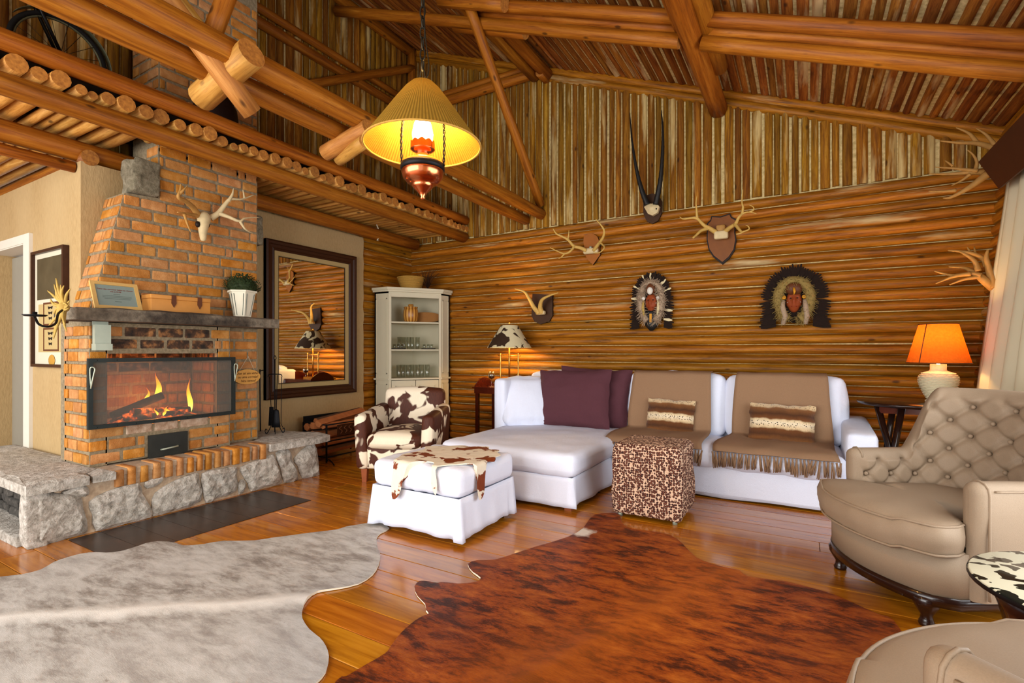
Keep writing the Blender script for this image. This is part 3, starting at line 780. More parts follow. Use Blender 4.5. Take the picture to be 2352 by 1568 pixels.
log('post', ceiling, (-5.27, 5.98, 4.9), (-5.27, 5.98, zr(-5.27) - .05), 0.06, seed=42, segs=4)
log('collar_stub', ceiling, (-2.98, 5.85, 4.93), (-2.98, 6.06, 4.93), 0.055, seed=43, segs=2)

# loft over the fireplace side: joists on a rail, log ends showing in the edge
dk = MB().box((-6.95, 2.3, 3.20), (5.28, 7.6, 0.03))
ceiling_loft = struct('ceiling_loft', dk, M['dark_void'])
log('rail', ceiling_loft, (-4.31, -1.2, 2.965), (-4.31, 6.05, 2.965), 0.072, seed=51, segs=18)
log('rail', ceiling_loft, (-4.29, -1.2, 3.235), (-4.29, 6.05, 3.215), 0.066, seed=52, segs=18)
log('bearing_beam', ceiling_loft, (-5.16, -1.2, 2.955), (-5.16, 5.95, 2.93), 0.088, 0.08, seed=53, segs=18)
log('bearing_beam', ceiling_loft, (-5.16, -1.2, 2.79), (-5.16, 1.76, 2.80), 0.045, seed=54, segs=6)
y = -1.0; k = 0
while y < 6.0:
    r = 0.034 + 0.026 * RND.random()
    if k % 3 == 1: r *= 0.82
    yc = y + r
    xs = -4.79 if 2.12 < yc < 3.16 else (-9.6 if yc < 1.9 else -7.6)
    xe = -4.235 - 0.035 * RND.random()
    log('joist', ceiling_loft, (xe, yc, 3.042 + r), (xs, yc + 0.02 * ns(k, 3), 3.042 + r), r, r * (0.9 + 0.2 * RND.random()), mat='loft_log', seed=60 + k, segs=6, sides=12, wob=0.12)
    y += 2 * r + 0.004 + 0.02 * RND.random(); k += 1
hl = log('wall_plate', ceiling_loft, (-9.6, YD + 0.06, 2.88), (-5.05, YD + 0.06, 2.88), 0.06, seed=55)

# ---------------------------------------------------------------- fireplace
XB, XF = -4.655, -4.745          # breast face, chimney face
fp = thing('fireplace', 'brick fireplace with sloping hood, stone mantel and chimney rising through the loft', 'fireplace')
core = MB()
core.box((-4.87, 1.735, 0.97), (0.44, 0.11, 1.10)).box((-4.87, 2.69, 0.97), (0.44, 0.12, 1.10)).box((-4.87, 2.21, 1.40), (0.44, 0.86, 0.24)).box((-4.87, 2.21, 0.565), (0.44, 0.86, 0.27))
core.box((-5.12, 2.21, 0.97), (0.10, 1.06, 1.10)).box((-4.96, 2.92, 0.97), (0.44, 0.33, 1.10))
core.prism([(1.69, 1.52), (3.085, 1.52), (3.085, 3.03), (2.19, 3.03), (2.19, 2.60), (1.945, 2.58)], -5.058, XF, fyz)
core.box((-4.97, 2.64, 4.35), (0.45, 0.89, 2.7))
core.build('mortar_core', M['mortar_grey'], fp)
# brick shapes shared by all bricks of one variant: unit box -0.5..0.5 with worn edges
BR = []
for q in range(7):
    mb = MB()
    def dsp(p, q=q):
        return Vector((p.x * (1 + 0.05 * ns(p.y * 3, p.z * 3, q * 9.1)), p.y, p.z * (1 + 0.10 * ns(p.x * 3.1, p.y, q * 5.7)) + 0.02 * ns(p.x * 2, q * 3.0)))
    mb.rbox((0, 0, 0), (1, 1, 1), 0.09, 5, 0, dsp)
    me_o = mb.build('brick', M['brick']); BR.append(me_o.data); bpy.data.objects.remove(me_o)
SOOT = []
def brick(parent, c, ax, up, nr, L, h, d=0.06, mat=None, name='brick'):
    me = BR[RND.randrange(7)]
    if mat:
        key = (me.name, mat)
        if key not in bcache:
            me2 = me.copy(); me2.materials.clear(); me2.materials.append(M[mat]); bcache[key] = me2
        me = bcache[key]
    o = bpy.data.objects.new(name, me); COL.objects.link(o); o.parent = parent
    ax, up, nr = Vector(ax), Vector(up), Vector(nr)
    m = Matrix((ax * L, nr * d, up * h)).transposed().to_4x4(); m.translation = Vector(c) - nr * (d / 2 - 0.006 - 0.006 * RND.random())
    o.matrix_basis = m; return o
bcache = {}
RH = 0.0975
def row(parent, z, a0, a1, fn, ax, nr, off, up=(0, 0, 1), full=0.225, gap=0.016, h=None, mat=None, minl=0.05):
    a = a0; first = True
    while a < a1 - 0.02:
        L = full * (0.86 + 0.28 * RND.random())
        if first and off: L *= 0.5
        if RND.random() < 0.12: L *= 0.35
        first = False
        b = min(a + L, a1)
        if a1 - b < minl: b = a1
        mm = mat(z, (a + b) / 2) if callable(mat) else mat
        brick(parent, fn((a + b) / 2, z), ax, up, nr, b - a - gap, (h or RH) - 0.020 - 0.004 * RND.random(), mat=mm)
        a = b
# breast front (opening Y 1.79-2.63, Z .65-1.28)
def front_mat(z, y):
    if z > 1.27 and 1.85 < y < 2.62: return 'brick_soot_shade'
    if 0.62 < z < 0.70 and 1.80 < y < 2.62: return 'brick_ash'
    return None
for i in range(11):
    z = 0.43 + RH * (i + 0.5); fn = lambda a, z: (XB, a, z)
    if 0.70 < z < 1.28:
        row(fp, z, 1.672, 1.795, fn, (0, 1, 0), (1, 0, 0), 0); row(fp, z, 2.63, 2.752, fn, (0, 1, 0), (1, 0, 0), 0)
    elif z < 0.62:
        row(fp, z, 1.672, 2.055, fn, (0, 1, 0), (1, 0, 0), i % 2, mat=front_mat); row(fp, z, 2.38, 2.752, fn, (0, 1, 0), (1, 0, 0), (i + 1) % 2, mat=front_mat)
    else:
        row(fp, z, 1.672, 2.752, fn, (0, 1, 0), (1, 0, 0), i % 2, mat=front_mat)
    row(fp, z, -5.07, XB, lambda a, z: (a, 1.672, z), (1, 0, 0), (0, -1, 0), i % 2, full=0.17)
    row(fp, z, 2.765, 3.085, lambda a, z: (XF, a, z), (0, 1, 0), (1, 0, 0), i % 2, full=0.19)
# firebox inside: dark bricks at the top and one side also paint in shade
for i in range(6):
    z = 0.72 + RH * (i + 0.5)
    row(fp, z, 1.80, 2.62, lambda a, z: (-5.065, a, z), (0, 1, 0), (1, 0, 0), i % 2, full=0.26, mat=lambda z, y: 'brick_soot_shade' if z > 1.08 or y < 1.95 else None)
    row(fp, z, -5.05, -4.68, lambda a, z: (a, 2.63, z), (1, 0, 0), (0, -1, 0), i % 2, full=0.15, mat=lambda z, y: 'brick_soot_shade' if z > 1.18 else None)
# hood and chimney face
def y_left(z): return 1.69 + (1.945 - 1.69) * (z - 1.52) / 1.06 if z < 2.585 else 2.195
for i in range(15):
    z = 1.60 + RH * (i + 0.5)
    if z > 3.03: break
    row(fp, z, y_left(z), 3.085, lambda a, z: (XF, a, z), (0, 1, 0), (1, 0, 0), i % 2)
    if z < 2.57:
        sd = Vector((0, 0.255, 1.06)).normalized(); nl = Vector((0, -1.06, 0.255)).normalized()
        row(fp, z, -5.06, XF, lambda a, z: (a, y_left(z), z), (1, 0, 0), nl, i % 2, up=sd, full=0.16)
    else:
        row(fp, z, -4.95, XF, lambda a, z: (a, 2.195, z), (1, 0, 0), (0, -1, 0), i % 2, full=0.16)
for i in range(15):
    z = 3.24 + RH * (i + 0.5)
    row(fp, z, 2.195, 3.085, lambda a, z: (XF, a, z), (0, 1, 0), (1, 0, 0), i % 2, full=0.26)
    if i < 9: row(fp, z, -5.19, XF, lambda a, z: (a, 2.195, z), (1, 0, 0), (0, -1, 0), i % 2, full=0.24)
# stone blocks let into the chimney, ash door, mantel
def rough_block(name, parent, c, d, mat, seed, amp=0.02, r=0.02, n=9):
    def dsp(p): return p + Vector((ns(p.y * 9, p.z * 9, seed), ns(p.x * 9, p.z * 9, seed + 3), ns(p.x * 9, p.y * 9, seed + 6))) * amp
    return MB().rbox(c, d, r, n, 0, dsp).build(name, M[mat], parent)
rough_block('stone_block', fp, (-4.80, 2.085, 2.745), (0.22, 0.20, 0.28), 'stone_block', 1, 0.03)
rough_block('stone_block', fp, (-4.86, 3.12, 2.52), (0.2, 0.10, 0.30), 'stone_block', 7, 0.02)
mo = [(1.50, -4.60), (1.53, -4.44), (1.80, -4.42), (2.2, -4.41), (2.6, -4.43), (2.95, -4.44), (3.13, -4.46), (3.16, -4.60), (3.09, -4.76), (2.0, -4.78), (1.66, -4.80), (1.52, -4.80)]
mb = MB(); blanket(mb, mo, 0.05, lambda x, y, d: 1.605 + min(d, 0.02) * 0.6 + 0.012 * ns(x * 8, y * 8), 1.525, lambda a, b, c: (b, a, c), smooth=True)
mb.build('mantel_shelf', M['stone_mantel'], fp)
MB().box((XB + 0.018, 2.217, 0.515), (0.02, 0.30, 0.185)).build('ash_door', M['ash_door'], fp)
MB().tube([(XB + 0.03, 2.155, 0.48), (XB + 0.055, 2.165, 0.485), (XB + 0.055, 2.275, 0.495), (XB + 0.03, 2.285, 0.495)], 0.007, 8).build('ash_door_handle', M['galvanised'], fp)

# ---------------------------------------------------------------- stone hearth bench
hb = thing('hearth_bench', 'raised granite hearth bench with a row of upright bricks along its edge', 'hearth')
XH = -4.40
MB().box((-4.70, 2.36, 0.395), (0.575, 1.30, 0.045)).box(((XH - 0.02 - 5.06) / 2, (1.36 + 3.5) / 2 + 0.06, 0.185), (5.04 + XH, 2.02, 0.37)).box((-4.83, 3.18, 0.2), (0.45, 0.70, 0.36)).build('mortar_core', M['mortar_pale'], hb)
stones = [
 [(79, 1137), (138, 1134), (187, 1141), (191, 1166), (203, 1220), (172, 1232), (86, 1255), (82, 1210)],
 [(206, 1153), (249, 1128), (317, 1109), (329, 1134), (344, 1163), (346, 1188), (287, 1203), (222, 1224), (214, 1182)],
 [(335, 1107), (373, 1094), (371, 1109), (339, 1122)],
 [(358, 1132), (400, 1105), (453, 1085), (459, 1100), (463, 1150), (400, 1172), (353, 1186), (350, 1160)],
 [(466, 1087), (505, 1077), (543, 1072), (545, 1090), (544, 1127), (500, 1144), (475, 1156), (466, 1120)],
 [(555, 1072), (600, 1054), (628, 1043), (636, 1060), (649, 1107), (610, 1117), (578, 1128), (571, 1110), (558, 1090)],
 [(549, 1110), (561, 1100), (566, 1117), (551, 1136)],
 [(635, 1040), (662, 1031), (673, 1055), (685, 1101), (655, 1108), (645, 1075)],
 [(677, 1052), (713, 1020), (728, 1030), (732, 1090), (697, 1100), (685, 1070)],
 [(148, 1131), (192, 1113), (207, 1128), (197, 1141), (155, 1138)],
]
for q, s in enumerate(stones):
    poly = []
    for u, v in s:
        p = PX(u, v, XH); poly.append((p.y, max(p.z, 0.004)))
    poly = [tuple(v2) for v2 in smooth_closed(poly, 2)]
    mb = MB(); sd = q * 3.7
    blanket(mb, poly, 0.034, lambda y, z, d: -0.008 + min(0.03, d * 0.9) + 0.040 * abs(ns(y * 6, z * 6, sd)) - 0.006 + 0.012 * ns(y * 14, z * 14, sd) * min(1, d * 30) + 0.008 * ns(y * 22, z * 22, sd) * min(1, d * 40), -0.05, lambda a, b, c: (XH + c, a, b), smooth=False)
    mb.build('stone', M['stone'], hb)
def slab(poly, z0, z1, mat='stone', step=0.06, seed=0.0):
    mb = MB(); blanket(mb, poly, step, lambda x, y, d: z1 - max(0, 0.012 - d * 0.5) + 0.010 * ns(x * 6, y * 6, seed), z0, lambda a, b, c: (a, b, c), smooth=False)
    return mb.build('slab', M[mat], hb)
slab([(-4.36, 1.24), (-4.35, 1.40), (-4.37, 1.58), (-4.50, 1.60), (-4.58, 1.70), (-5.08, 1.72), (-5.10, 1.755), (-6.4, 1.755), (-6.5, 1.30), (-5.2, 1.25)], 0.355, 0.43, seed=2)
slab([(-4.37, 1.60), (-4.36, 1.735), (-4.62, 1.72), (-4.52, 1.615)], 0.36, 0.425, seed=4)
slab([(-4.37, 2.98), (-4.345, 3.2), (-4.33, 3.5), (-4.36, 3.66), (-4.55, 3.70), (-5.0, 3.58), (-5.25, 3.5), (-5.25, 3.10), (-4.80, 3.10), (-4.70, 2.99)], 0.345, 0.42, seed=6)
y = 1.745; q = 0
while y < 2.97:
    w = 0.046 + 0.02 * RND.random()
    o = brick(hb, (-4.47, y, 0.3), (0, 0, 1), (0, 1, 0), (0, 0, 1), 1, 1)
    m = Matrix((Vector((0, 0, 1)) * (0.125 + 0.025 * RND.random()), Vector((1, 0, 0)) * 0.22, Vector((0, 1, 0.02 * ns(q, 1))) * w)).transposed().to_4x4(); m.translation = Vector((-4.508 + 0.012 * RND.random(), y + w / 2, 0.352 + 0.008 * RND.random())); o.matrix_basis = m
    y += w + 0.022 + 0.012 * RND.random(); q += 1
# near end: standing slab, open niche with rough dark stones inside, sill
rough_block('stone_leg', hb, (-4.445, 1.30, 0.18), (0.12, 0.11, 0.36), 'stone', 12, 0.012, 0.012)
rough_block('niche_sill', hb, (-5.4, 1.33, 0.03), (1.8, 0.2, 0.07), 'stone', 15, 0.01, 0.01)
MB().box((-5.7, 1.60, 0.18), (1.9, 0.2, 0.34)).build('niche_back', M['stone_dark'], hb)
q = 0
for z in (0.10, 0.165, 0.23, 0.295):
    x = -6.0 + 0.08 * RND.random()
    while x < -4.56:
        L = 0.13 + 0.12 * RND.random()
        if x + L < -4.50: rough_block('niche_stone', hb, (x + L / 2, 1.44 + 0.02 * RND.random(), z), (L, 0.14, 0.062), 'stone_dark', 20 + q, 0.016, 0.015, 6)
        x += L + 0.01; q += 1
# dark slab let into the boards in front of the hearth
hp = thing('hearth_plate', 'dark scorched strip of flooring in front of the stone hearth', 'floor plate', (-4.04, 2.185, 0))
for k in range(8): MB().box((0, -0.7245 + (k + 0.5) * 0.1811, 0.0015), (0.66, 0.1785, 0.005)).build('board', M['hearth_plate'], hp)

# ---------------------------------------------------------------- fire, screen
for q, (p0, p1, r) in enumerate((((-4.98, 1.95, 0.70), (-4.74, 2.22, 0.86), 0.032), ((-4.95, 2.45, 0.69), (-4.78, 2.02, 0.73), 0.036), ((-4.92, 2.0, 0.68), (-4.86, 2.5, 0.70), 0.04), ((-4.75, 1.95, 0.685), (-4.80, 2.42, 0.69), 0.028))):
    l = MB().tube([lerp(Vector(p0), Vector(p1), i / 6) + Vector((0, 0, 0.062 + 0.008 * ns(i, q))) for i in range(7)], [r * (1 + .15 * ns(i * 2.2, q * 3)) for i in range(7)], 10)
    tag(l.build('firewood_log', M['fire_log'] if q == 0 else M['ember']), ['charred branch leaning up across the burning fire', 'glowing log at the right of the fire bed', 'glowing log along the back of the fire bed', 'glowing log along the front of the fire bed'][q], 'log', 'logs burning in the fireplace')
eb = MB(); blanket(eb, [(1.86, -4.98), (2.58, -4.98), (2.55, -4.70), (1.9, -4.70)], 0.035, lambda x, y, d: 0.712 + min(d, 0.08) * 0.45 + 0.02 * ns(x * 22, y * 22), 0.702, lambda a, b, c: (b, a, c), smooth=False)
tag(eb.build('embers', M['ember']), 'bed of glowing embers and ash under the flames', 'embers', kind='stuff')
def flame(u0, v0, v1, w, X, lab, lean=0.0):
    b, t = PX(u0, v0, X), PX(u0 + lean, v1, X); h = t.z - b.z; mb = MB()
    pts, rad = [], []
    for i in range(13):
        k = i / 12
        pts.append(Vector((X + 0.006 * math.sin(k * 7 + u0), lerp(b.y, t.y, k) + 0.010 * math.sin(k * 6 + u0), b.z + h * k))); rad.append(max(0.0012, w * (math.sin(math.pi * min(1, 0.14 + k * 0.9)) ** 0.9) * (1 - 0.72 * k)))
    tag(mb.tube(pts, rad, 10).build('flame', M['flame']), lab, 'flame', 'flames in the fireplace')
flame(363, 920, 855, 0.030, -4.86, 'tall yellow flame at the centre left of the fire', -3)
flame(337, 925, 890, 0.017, -4.88, 'small flame at the far left of the fire', 2)
flame(434, 945, 868, 0.027, -4.86, 'tall flame standing apart on the right of the fire', 2)
flame(375, 958, 935, 0.014, -4.76, 'low flame in front, nearest the screen edge', 2)
flame(384, 950, 932, 0.018, -4.80, 'low bright flame at the middle of the embers', 0)
flame(358, 956, 935, 0.010, -4.76, 'tiny flame low beside the charred branch', 0)
point('fire_glow', (-4.80, 2.15, 0.86), 16, (1.0, 0.36, 0.10), 0.09)
fs = thing('fire_screen', 'wide black framed wire mesh screen hanging before the fire', 'fire screen')
y0, y1, z0, z1, xx = 1.655, 2.775, 0.712, 1.245, -4.615
mb = MB().rect(y0, y1, z0, z1, 0.03, 0.03, lambda a, b, c: (xx + c, a, b))
mb.build('frame', M['screen_iron'], fs)
MB().box((xx - .004, (y0 + y1) / 2, (z0 + z1) / 2), (0.003, y1 - y0 - .05, z1 - z0 - .05)).build('wire_mesh', M['screen_mesh'], fs)
rv = MB().ball((0, 0, 0), 0.006, 0, 5).build('rivet', M['screen_iron'], fs); first = True
for k in range(9):
    for z in (z0 + .014, z1 - .014):
        o = rv if first else rv.copy()
        if not first: COL.objects.link(o)
        first = False; o.location = (xx + .016, lerp(y0 + .05, y1 - .05, k / 8), z)
for yy in (y0 + .012, y1 - .012):
    MB().tube(spline([(xx + .02, yy, 1.02), (xx + .035, yy + .012, 1.12), (xx + .035, yy + .02, 1.165), (xx + .03, yy + .006, 1.18), (xx + .02, yy - .004, 1.16), (xx + .022, yy, 1.04)], 4), 0.0045, 6).build('handle', M['galvanised'], fs)

# ---------------------------------------------------------------- seating
def RZ(a): return Matrix.Rotation(a, 3, 'Z')
def skirt(mb, w, d, z0, z1, flare=0.02, waves=0.008, th=0.006, seed=0, pleat=0.03, sides=(1, 1, 1, 1), mat=0, hem=0.0):
    """cloth valance around a w x d rectangle hanging from z1 to z0"""
    loop = []
    n = 26
    cs = [(-w / 2, -d / 2), (w / 2, -d / 2), (w / 2, d / 2), (-w / 2, d / 2)]
    for k in range(4):
        a, b = Vector(cs[k]), Vector(cs[(k + 1) % 4]); nn = Vector(((b - a).y, -(b - a).x)).normalized()
        for i in range(n): loop.append((a.lerp(b, i / n), nn, i / n, k))
    m = len(loop); rows = 7
    vs = []
    for lay in (0, 1):
        for r in range(rows):
            t = r / (rows - 1)
            for i, (p, nn, f, k) in enumerate(loop):
                c = min(f, 1 - f); corner = math.exp(-(c * w / 0.05) ** 2)
                wv = waves * t * (math.sin(i * 0.9 + seed) + ns(i * 0.33, seed, 2) * 1.4)
                out = flare * t + wv + pleat * corner * t - pleat * 0.9 * t * math.exp(-((c * w - 0.07) / 0.03) ** 2)
                q = p + (p.normalized() * 0.5 + nn * 0.5 if f == 0 else nn) * out
                z = lerp(z1, z0, t) + (0.012 * ns(i * 0.12, seed, 7) + hem * math.sin(math.pi * f)) * t
                off = th if lay else 0
                vs.append((q.x - nn.x * off, q.y - nn.y * off, z))
    fs = []; N = rows * m
    for r in range(rows - 1):
        for i in range(m):
            j = (i + 1) % m
            fs.append((r * m + i, (r + 1) * m + i, (r + 1) * m + j, r * m + j))
            fs.append((N + r * m + j, N + (r + 1) * m + j, N + (r + 1) * m + i, N + r * m + i))
    for i in range(m):
        j = (i + 1) % m
        fs.append(((rows - 1) * m + j, (rows - 1) * m + i, N + (rows - 1) * m + i, N + (rows - 1) * m + j)); fs.append((i, j, N + j, N + i))
    return mb.add(vs, fs, mat, True)
def wrinkle(amp=0.006, sc=6.0, seed=0.0):
    return lambda p: Vector(p) + Vector((0.3, 0.3, 1.0)) * (amp * ns(p[0] * sc, p[1] * sc, p[2] * sc + seed) + amp * 0.6 * ns(p[0] * sc * 2.3, p[1] * sc * 1.1, seed + 4))

# ottoman
ot = thing('ottoman', 'square white slipcovered ottoman with a small hide on top', 'ottoman', (-2.37, 3.07, 0), 0.0)
MB().box((0, 0, 0.17), (0.72, 0.64, 0.24)).build('frame', M['white_cotton'], ot)
MB().rbox((0, 0, 0.405), (0.80, 0.73, 0.195), 0.05, 24, 0, wrinkle(0.010, 9, 1), puff=0.012).build('seat_cushion', M['white_cotton'], ot)
sk = MB(); skirt(sk, 0.79, 0.72, 0.03, 0.315, 0.012, 0.006, seed=2, pleat=0.028, hem=0.015); sk.build('skirt', M['white_cotton'], ot)
for x in (-.33, .33):
    for y in (-.29, .29): MB().lathe([(0.018, 0.0), (0.024, 0.03), (0.022, 0.06)], 10, (x, y, 0)).build('leg', M['dark_wood'], ot)
# small goat skin draped over the ottoman corner
gp = [(1020, 1024), (1060, 1021), (1104, 1018), (1140, 1028), (1128, 1038), (1142, 1054), (1133, 1070), (1133, 1100)]
def hide_drape(x, y):
    """height of the ottoman surface under a hide point, folded over the edges (local metres)"""
    hx, hy, zt = 0.412, 0.378, 0.512
    ex, ey = max(0, abs(x) - hx), max(0, abs(y) - hy)
    px = math.copysign(min(abs(x), hx + 0.012 + ex * 0.08), x) if ex else x
    py = math.copysign(min(abs(y), hy + 0.012 + ey * 0.08), y) if ey else y
    return px, py, zt - ex - ey
gsk = [(-0.24, 0.05), (-0.30, 0.13), (-0.20, 0.20), (-0.13, 0.27), (-0.05, 0.33), (0.02, 0.31), (0.10, 0.36), (0.16, 0.37), (0.20, 0.30), (0.30, 0.30), (0.33, 0.22), (0.40, 0.16), (0.40, 0.09), (0.43, 0.03), (0.42, -0.06),
       (0.50, -0.10), (0.62, -0.13), (0.65, -0.19), (0.56, -0.21), (0.46, -0.20), (0.36, -0.20), (0.30, -0.27), (0.24, -0.33), (0.22, -0.40), (0.24, -0.50), (0.23, -0.56), (0.19, -0.50), (0.18, -0.38), (0.13, -0.30), (0.05, -0.31), (-0.02, -0.38), (-0.06, -0.48), (-0.09, -0.60), (-0.15, -0.64), (-0.17, -0.54), (-0.16, -0.42), (-0.20, -0.30), (-0.24, -0.20), (-0.23, -0.08)]
gsk = [tuple(p) for p in smooth_closed(gsk, 3)]
mb = MB()
def gfr(a, b, c):
    px, py, z = hide_drape(a, b); return (px, py, z + c)
blanket(mb, gsk, 0.028, lambda x, y, d: 0.010 + 0.004 * ns(x * 14, y * 14), 0.002, gfr)
g = mb.build('goat_hide', M['goatskin'], None, (-2.37, 3.07, 0)); tag(g, 'small white and rust goat hide draped over the white ottoman', 'hide')

# ---------------------------------------------------------------- sectional sofa
so = thing('sectional_sofa', 'long white slipcovered sofa with a deep chaise at its far end', 'sofa')
wc = M['white_cotton']
# chaise
cx, cy = (-2.93 - 1.60) / 2, (3.74 + 5.60) / 2
MB().box((cx, (3.80 + 5.5) / 2, 0.17), (1.24, 1.70, 0.24)).build('chaise_base', wc, so)
MB().rbox((cx, (3.72 + 5.35) / 2, 0.365), (1.36, 1.63, 0.20), 0.065, 30, 0, wrinkle(0.008, 5, 3), puff=0.015).build('chaise_cushion', wc, so)
sk = MB(); skirt(sk, 1.31, 1.84, 0.035, 0.275, 0.02, 0.008, seed=5, pleat=0.03); sk.build('chaise_skirt', wc, so, (cx, 4.67, 0))
# left wing and backs
MB().rbox((-2.965, 5.22, 0.51), (0.16, 0.80, 0.96), 0.05, 8, 0, wrinkle(0.004, 5, 8)).build('side_wing', wc, so)
MB().rbox((-1.33, 5.60, 0.40), (3.36, 0.20, 0.74), 0.05, 8).build('back_frame', wc, so)
def leaned(name, x0, x1, yb, zb, w_t, h, lean, parent, mat, puff=0.04, seed=0, r=0.055, n=22):
    o = MB().rbox((0, 0, h / 2), (x1 - x0 - 0.012, w_t, h), r, n, 0, wrinkle(0.012, 6, seed), puff=puff).build(name, mat, parent, ((x0 + x1) / 2, yb, zb), (-lean, 0, 0)); return o
leaned('back_cushion', -2.88, -1.655, 5.40, 0.45, 0.18, 0.60, 0.16, so, wc, seed=11)
leaned('back_cushion', -1.65, -0.675, 5.40, 0.45, 0.20, 0.61, 0.16, so, wc, seed=14)
leaned('back_cushion', -0.665, 0.325, 5.40, 0.45, 0.20, 0.61, 0.16, so, wc, seed=17)
# seats
MB().box(((-1.6 + 0.5) / 2, 5.15, 0.17), (2.08, 0.84, 0.25)).build('seat_base', wc, so)
for k, (a, b) in enumerate(((-1.585, -0.655), (-0.64, 0.295))):
    MB().rbox(((a + b) / 2, 5.10, 0.355), (b - a + 0.01, 0.80, 0.205), 0.075, 24, 0, wrinkle(0.010, 6, 20 + k), puff=0.03).build('seat_cushion', wc, so)
sk = MB(); skirt(sk, 2.10, 0.88, 0.02, 0.275, 0.012, 0.006, seed=9, pleat=0.012); sk.build('seat_skirt', wc, so, (-0.545, 5.19, 0))
# arm
def armdisp(p):
    q = wrinkle(0.004, 5, 31)(p); return Vector((q.x - 0.02 * (p.y > 0) * 0, q.y, q.z + 0.05 * sstep(-0.45, 0.45, p.y) - 0.015))
MB().rbox((0.395, 5.20, 0.35), (0.215, 0.90, 0.64), 0.045, 9, 0, armdisp).build('arm', wc, so)
for x, y in ((-2.8, 3.85), (-1.66, 3.80), (-0.6, 4.80), (0.40, 4.80)): MB().box((x, y, 0.025), (0.06, 0.06, 0.05)).build('foot', M['red_wood'], so)

# pillows
def pillow(name, w, h, th, mat, label, cat, loc, rz, lean, roll=0.0, seed=0, group=None, pinch=0.06, n=22):
    mb = MB()
    def pt(u, v, sg):
        a, b = 2 * u - 1, 2 * v - 1
        e = (1 - abs(a) ** 2.4) * (1 - abs(b) ** 2.4)
        t = sg * th / 2 * max(0.0, e) ** 0.55
        x = a * w / 2 * (1 - pinch * (1 - abs(b) ** 1.5) * abs(a) ** 3); z = b * h / 2 * (1 - pinch * (1 - abs(a) ** 1.5) * abs(b) ** 3)
        t += sg * 0.022 * ns(a * 2.2, b * 2.2, seed) * min(1, e * 3) + 0.010 * ns(a * 4, b * 5, seed + sg)
        x += 0.012 * ns(b * 3, seed, 1) * abs(a) ** 4; z += 0.014 * ns(a * 3, seed, 5) * abs(b) ** 4
        return (x, t, z + h / 2)
    mb.grid(lambda u, v: pt(u, v, -1), n, n, flip=False); mb.grid(lambda u, v: pt(u, v, 1), n, n, flip=True)
    o = mb.build(name, mat, None, loc); o.rotation_euler = Matrix.Rotation(rz, 3, 'Z').to_4x4().to_euler()
    o.matrix_basis = Matrix.Translation(loc) @ Matrix.Rotation(rz, 4, 'Z') @ Matrix.Rotation(-lean, 4, 'X') @ Matrix.Rotation(roll, 4, 'Y')
    return tag(o, label, cat, group)
o = MB().rbox((0, 0, 0.27), (0.58, 0.20, 0.54), 0.06, 22, 0, wrinkle(0.022, 6, 41), puff=0.045).build('white_pillow', wc)
o.matrix_basis = Matrix.Translation((-2.68, 5.02, 0.465)) @ Matrix.Rotation(math.radians(38), 4, 'Z') @ Matrix.Rotation(math.radians(-22), 4, 'X')
tag(o, 'thick white boxed pillow slumped at the chaise end of the sofa', 'pillow')
pillow('purple_pillow', 0.84, 0.66, 0.20, M['purple_linen'], 'large plum linen pillow standing behind its twin', 'pillow', (-2.06, 5.29, 0.46), 0.05, 0.16, 0.05, 3, 'plum pillows on the chaise')
pillow('purple_pillow', 0.86, 0.65, 0.22, M['purple_linen'], 'large plum linen pillow in front of its twin', 'pillow', (-2.20, 5.10, 0.455), 0.02, 0.20, -0.02, 7, 'plum pillows on the chaise')
pillow('fur_pillow', 0.47, 0.35, 0.15, M['fur_bands'], 'banded brown fur pillow behind the leopard cube', 'pillow', (-1.17, 5.16, 0.465), 0.0, 0.20, 0.03, 12, 'fur pillows on the sofa', 0.03)
pillow('fur_pillow', 0.53, 0.36, 0.16, M['fur_bands'], 'banded brown fur pillow on the seat with the long fringe', 'pillow', (-0.18, 5.10, 0.465), 0.0, 0.22, 0.03, 15, 'fur pillows on the sofa', 0.03)
